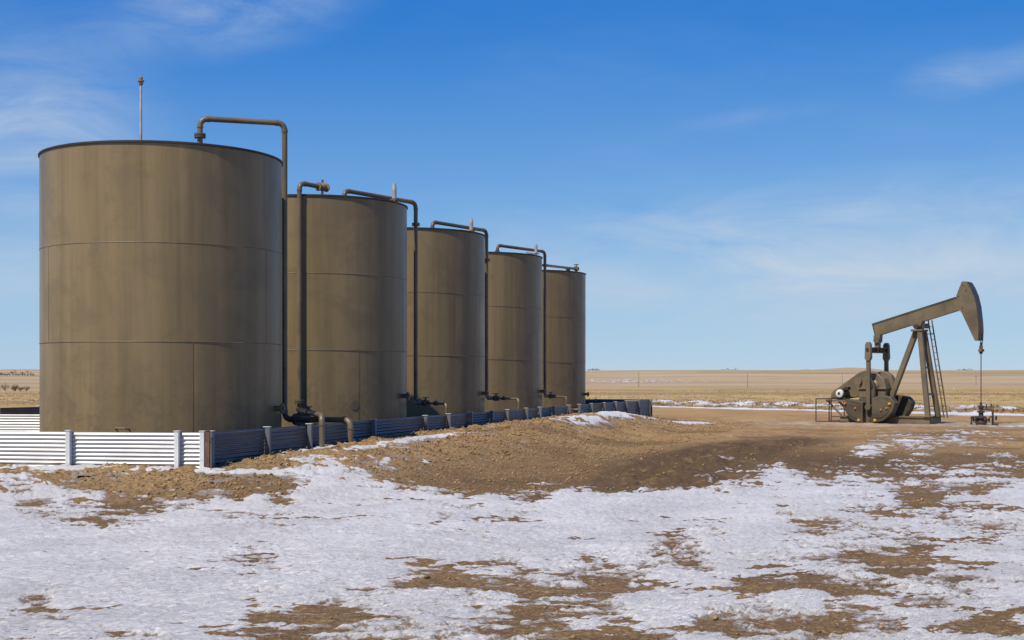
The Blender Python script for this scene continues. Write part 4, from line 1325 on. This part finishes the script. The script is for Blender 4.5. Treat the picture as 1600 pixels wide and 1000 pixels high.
    for dx in (-0.28, 0.28):
        vb = MB().lathe([(0.05, 0.0), (0.05, dx * 0.5), (0.10, dx * 0.55), (0.10, dx * 0.8), (0.05, dx * 0.85), (0.05, dx * 1.1)], n=12, axis='X', origin=(0, 0, 0.22)).build('side_valve', Wm, wh)
        MB().lathe([(0.09, 0.0), (0.09, 0.02)], n=12, axis='X', origin=(dx * 1.15, 0, 0.22)).build('hand_wheel', M['pumpdark'], vb)
    ol = MB()
    for a, b in round_path([(0.0, 0, 0.64), (0.48, 0, 0.64), (0.48, 0, -0.08)], 0.10)[0]:
        ol.tube([a, b], 0.042, 10)
    for arc_ in round_path([(0.0, 0, 0.64), (0.48, 0, 0.64), (0.48, 0, -0.08)], 0.10)[1]:
        ol.tube(arc_, 0.05, 10)
    ol.build('outlet_pipe', Wm, wh)
    MB().tube([(0.22, 0, 0.64), (0.22, 0, 0.84)], 0.03, 8).build('gauge', M['pumpdark'], wh)
    MB().tube([(0.48, 0, 0.34), (0.48, -0.28, 0.34)], 0.03, 8).build('stub', Wm, wh)
    MB().lathe([(0.09, 0.0), (0.09, 0.03)], n=12, axis='X', origin=(0.60, 0, 0.30)).build('hand_wheel', M['pumpdark'], wh)
    MB().tube([(0.48, 0, 0.06), (0.70, 0, 0.06)], 0.045, 10).build('stub', Wm, wh)
    lp = MB()
    for a, b in round_path([(0.0, -0.02, 0.34), (-0.36, -0.1, 0.34), (-0.36, -0.1, -0.06)], 0.08)[0]:
        lp.tube([a, b], 0.032, 10)
    for arc_ in round_path([(0.0, -0.02, 0.34), (-0.36, -0.1, 0.34), (-0.36, -0.1, -0.06)], 0.08)[1]:
        lp.tube(arc_, 0.038, 10)
    lp.build('bleed_pipe', Wm, wh)
    MB().lathe([(0.14, -0.06), (0.14, -0.02), (0.05, 0.0), (0.05, 0.06)], n=12, origin=(-0.36, -0.1, 0)).build('pipe_shoe', M['pumpdark'], wh)


build_pump()


# ------------------------------------------------------------------ loose clods, grass, far things
def scatter_clods():
    rs = np.random.RandomState(5)
    pts = []
    # on the berm
    n = 24000
    t = rs.uniform(-3, 38, n)
    nn = rs.uniform(0.2, 6.2, n)
    x = WA[0] + UR[0] * t + NR[0] * nn
    y = WA[1] + UR[1] * t + NR[1] * nn
    # bank before the front wall
    n2 = 3500
    x2 = rs.uniform(-13, -3.0, n2)
    y2 = 26.6 - rs.uniform(0.2, 4.0, n2)
    # bare patches on the pad
    n3 = 26000
    rr = 9.0 * (44.0 / 9.0) ** rs.uniform(0, 1, n3)
    bb = np.radians(rs.uniform(-24, 24, n3))
    x3, y3 = rr * np.sin(bb), rr * np.cos(bb)
    x = np.concatenate([x, x2, x3])
    y = np.concatenate([y, y2, y3])
    Z, cc = point_fields(x, y)
    dm = dirt_micro(x, y, Z)
    keep = (cc < -0.02) & (Z['inside'] < 0.05) & (rs.uniform(0, 1, len(x)) > ss(34, 46, Z['r']) * 0.85)
    keep |= (cc < 0.10) & (rs.uniform(0, 1, len(x)) < 0.25) & (Z['inside'] < 0.05)
    x, y, z = x[keep], y[keep], (Z['h'] + dm)[keep]
    r = Z['r'][keep]
    bz = Z['berm'][keep]
    k = len(x)
    size = (0.003 + 0.00036 * r) * np.exp(rs.normal(0, 0.6, k)) * (0.8 + 0.4 * bz)
    size = np.minimum(size, 0.042)
    base = np.array([(1, 0, 0), (0, 1, 0), (-1, 0, 0), (0, -1, 0), (0, 0, 1), (0, 0, -1)], dtype=float)
    tri = np.array([(0, 1, 4), (1, 2, 4), (2, 3, 4), (3, 0, 4), (1, 0, 5), (2, 1, 5), (3, 2, 5), (0, 3, 5)])
    jit = base[None] * rs.uniform(0.55, 1.25, (k, 6, 1)) + rs.normal(0, 0.18, (k, 6, 3))
    ang = rs.uniform(0, 6.283, k)
    c, s = np.cos(ang), np.sin(ang)
    vx = jit[:, :, 0] * c[:, None] - jit[:, :, 1] * s[:, None]
    vy = jit[:, :, 0] * s[:, None] + jit[:, :, 1] * c[:, None]
    vz = jit[:, :, 2] * 0.75
    V = np.stack([vx, vy, vz], -1) * size[:, None, None] + np.stack([x, y, z + size * 0.25], -1)[:, None, :]
    F = (tri[None] + (np.arange(k) * 6)[:, None, None]).reshape(-1, 3)
    me = bpy.data.meshes.new('clods')
    me.vertices.add(k * 6)
    me.vertices.foreach_set('co', V.astype(np.float32).ravel())
    me.loops.add(len(F) * 3)
    me.loops.foreach_set('vertex_index', F.astype(np.int32).ravel())
    me.polygons.add(len(F))
    me.polygons.foreach_set('loop_start', np.arange(0, len(F) * 3, 3, dtype=np.int32))
    me.update(calc_edges=True)
    o = link('gravel', me, M['clod'])
    tag(o, 'loose tan clods and gravel strewn over the berm and bare dirt', 'gravel', kind='stuff')


def blades(name, x, y, z, h, w, nb, mat, label, cat, seed, lean=0.5):
    rs = np.random.RandomState(seed)
    k = len(x)
    ang = rs.uniform(0, 6.283, (k, nb))
    ox = rs.normal(0, 0.35, (k, nb)) * w[:, None]
    oy = rs.normal(0, 0.35, (k, nb)) * w[:, None]
    bw = w[:, None] * rs.uniform(0.06, 0.16, (k, nb))
    hh = h[:, None] * rs.uniform(0.5, 1.1, (k, nb))
    dx, dy = np.cos(ang), np.sin(ang)
    bx, by = x[:, None] + ox, y[:, None] + oy
    zz = np.repeat(z[:, None], nb, 1)
    lx, ly = rs.normal(0, lean, (k, nb)) * hh, rs.normal(0, lean, (k, nb)) * hh
    V = np.stack([np.stack([bx - dx * bw, by - dy * bw, zz - 0.02], -1), np.stack([bx + dx * bw, by + dy * bw, zz - 0.02], -1),
                  np.stack([bx + lx, by + ly, zz + hh], -1)], 2).reshape(-1, 3)
    nt = k * nb
    me = bpy.data.meshes.new(name)
    me.vertices.add(nt * 3)
    me.vertices.foreach_set('co', V.astype(np.float32).ravel())
    me.loops.add(nt * 3)
    me.loops.foreach_set('vertex_index', np.arange(nt * 3, dtype=np.int32))
    me.polygons.add(nt)
    me.polygons.foreach_set('loop_start', np.arange(0, nt * 3, 3, dtype=np.int32))
    me.update(calc_edges=True)
    o = link(name, me, mat)
    tag(o, label, cat, kind='stuff')
    return o


def scatter_grass():
    rs = np.random.RandomState(9)
    n = 60000
    r = 55.0 * (420.0 / 55.0) ** rs.uniform(0, 1, n)
    b = np.radians(rs.uniform(-25, 25, n))
    x, y = r * np.sin(b), r * np.cos(b)
    Z = zone_fields(x, y)
    dens = 0.5 + 0.9 * fbm(x / 14.0, y / 14.0, 3, 121)
    keep = (Z['grass'] > 0.6) & (rs.uniform(0, 1, n) < dens) & (Z['inside'] < 0.01)
    keep &= ~((Z['n'] < 1.5) & (y < 78) & (Z['t'] > 0) & (x > -20 - 0.0))
    x, y, z, r = x[keep], y[keep], Z['h'][keep], r[keep]
    k = len(x)
    h = rs.uniform(0.04, 0.12, k) * (0.8 + 0.6 * perlin(x / 25.0, y / 25.0, 123))
    w = rs.uniform(0.15, 0.45, k) * (1 + r / 250.0)
    blades('dry_grass', x, y, z, np.maximum(h, 0.06), w, 6, M['straw'], 'low dead straw-coloured grass covering the plain behind the pad', 'grass', 14)
    # darker weeds and debris along the far edge of the pad
    n = 2600
    x = rs.uniform(6, 34, n)
    road = rs.normal(4.5, 2.0, n)
    y = 96.0 + road * 1.72 - 1.40 * (x - 10.5)
    Z = zone_fields(x, y)
    h = rs.uniform(0.04, 0.18, n) * np.clip(0.7 + 0.9 * perlin(x / 2.0, y / 2.0, 131), 0.1, 2)
    blades('dry_weeds', x, y, Z['h'], h, rs.uniform(0.2, 0.5, n), 9, M['soil'], 'brown weeds and spoil along the far edge of the dirt pad', 'weeds', 15, 0.6)


scatter_clods()
scatter_grass()


def ground_hit(k, guess):
    """world point at bearing ratio k (x/y) and depth"""
    return k * guess, guess


def build_far():
    # utility poles
    for k, (bx, D, h, label, arm) in enumerate(((0.0891, 900.0, 9.2, 'distant wooden pole just right of the farthest tank', False),
                                                (0.1656, 930.0, 8.6, 'distant wooden pole on the plain midway between tanks and pump jack', False),
                                                (0.2322, 990.0, 8.4, 'distant wooden pole just left of the pump jack', False),
                                                (0.3263, 1010.0, 7.6, 'distant wooden pole beside the pump jack rod', True))):
        x, y = bx * D, D
        z = gz(x, y)
        g = thing('utility_pole', label, 'pole', (x, y, z), 0, 'far utility poles')
        MB().tube([(0, 0, -0.5), (0, 0, h)], [0.17, 0.12], 8).build('pole_shaft', M['wood'], g)
        if arm:
            MB().box((-1.3, -0.08, h - 1.0), (1.3, 0.08, h - 0.82)).build('crossarm', M['wood'], g)
        else:
            MB().lathe([(0.26, h), (0.26, h + 0.25), (0.0, h + 0.3)], n=8).build('pole_cap', M['wood'], g)
    # bare trees at the left edge
    rs = random.Random(3)
    for k, (bx, D, H, W, label) in enumerate(((-0.3565, 560.0, 3.6, 2.0, 'dark bare tree at the extreme left edge below the skyline'),
                                              (-0.3500, 575.0, 2.6, 1.2, 'bushy bare tree second from the left edge'),
                                              (-0.3498 + 0.0005 - 0.0, 500.0, 2.9, 1.35, 'round-crowned lone bare tree on a short trunk at the left edge'),
                                              (-0.3415, 560.0, 2.5, 1.5, 'low dark bare thicket just left of the nearest tank'),
                                              (-0.3455, 590.0, 2.2, 1.1, 'pale small bare shrub between the round tree and the thicket'))):
        x, y = bx * D, D
        z = gz(x, y)
        g = thing('bare_tree', label, 'tree', (x, y, z), 0, 'bare trees at the left')
        tr = MB()
        tr.tube([(0, 0, -0.3), (0.05, 0, H * 0.25), (0.0, 0.05, H * 0.55)], [0.16, 0.12, 0.05], 7)
        for j in range(7):
            a = rs.uniform(0, 6.28)
            tr.tube([(0, 0, H * rs.uniform(0.18, 0.4)), (math.cos(a) * W * 0.45, math.sin(a) * W * 0.45, H * rs.uniform(0.5, 0.75)), (math.cos(a) * W * 0.75, math.sin(a) * W * 0.75, H * rs.uniform(0.65, 0.95))], [0.07, 0.045, 0.02], 5)
        tr.build('trunk', M['twig'], g)
        c = MB()
        for j in range(420):
            a, b_ = rs.uniform(0, 6.28), rs.gauss(0, 0.45)
            rad = W * abs(rs.random()) ** 0.45
            px_, py_ = math.cos(a) * rad, math.sin(a) * rad
            pz = H * (0.60 + 0.40 * math.sqrt(max(0.0, 1 - (rad / W) ** 2)) * rs.uniform(-0.9, 1.0))
            s = rs.uniform(0.10, 0.26)
            q = Vector((px_, py_, pz))
            d1 = Vector((rs.gauss(0, 1), rs.gauss(0, 1), rs.gauss(0, 1))).normalized() * s
            d2 = Vector((rs.gauss(0, 1), rs.gauss(0, 1), rs.gauss(0, 1))).normalized() * s * 0.5
            c.add([q - d1, q + d1, q + d2], [(0, 1, 2)])
        c.build('crown', M['twig'], g, smooth=0)
    # shelterbelts on the skyline read as thin dark masses
    for k, (bx0, bx1, D, H, label) in enumerate(((-0.362, -0.335, 1900.0, 9.0, 'thin dark line of far trees on the rise at the left'),
                                                 (0.147, 0.160, 3150.0, 8.0, 'short dark line of far trees on the skyline between tanks and pump jack'),
                                                 (0.203, 0.211, 3150.0, 5.0, 'faint line of far trees on the skyline left of the pump jack'),
                                                 (0.313, 0.324, 3150.0, 6.0, 'faint dark line of far trees on the skyline by the pump jack rod'),
                                                 (0.053, 0.062, 3150.0, 5.0, 'faint line of far trees on the skyline beside the farthest tank'))):
        c = MB()
        m = int((bx1 - bx0) * D / 1.6)
        for j in range(m * 6):
            u = rs.random()
            x = (bx0 + (bx1 - bx0) * u) * D
            y = D + rs.uniform(-8, 8)
            taper = min(1.0, 6 * min(u, 1 - u) + 0.25)
            hh = H * taper * (0.55 + 0.45 * math.sin(u * 31) * math.sin(u * 13 + 1))
            z = gz_far(x, y) + rs.uniform(0.0, 1.0) * max(hh, 1.0)
            q = Vector((x, y, z))
            s = rs.uniform(0.8, 1.9)
            d1 = Vector((rs.gauss(0, 1), rs.gauss(0, 1), rs.gauss(0, 1))).normalized() * s
            d2 = Vector((rs.gauss(0, 1), rs.gauss(0, 1), rs.gauss(0, 1))).normalized() * s
            c.add([q - d1, q + d1, q + d2], [(0, 1, 2)])
        o = c.build('far_trees', M['evergreen'], None, smooth=0)
        tag(o, label, 'trees', kind='stuff')
    # tiny white marker post on the plain
    x, y = 0.3108 * 560, 560.0
    g = thing('marker_post', 'tiny white marker post on the grass right of the pump jack', 'post', (x, y, gz(x, y)))
    MB().tube([(0, 0, -0.2), (0, 0, 0.9)], 0.12, 8).build('post_shaft', M['motorwhite'], g)
    MB().lathe([(0.16, 0.9), (0.16, 1.0), (0.0, 1.1)], n=8).build('post_cap', M['motorwhite'], g)


_far_cache = {}


def gz_far(x, y):
    key = (round(x / 12), round(y / 12))
    if key not in _far_cache:
        _far_cache[key] = gz(key[0] * 12, key[1] * 12)
    return _far_cache[key]


build_far()
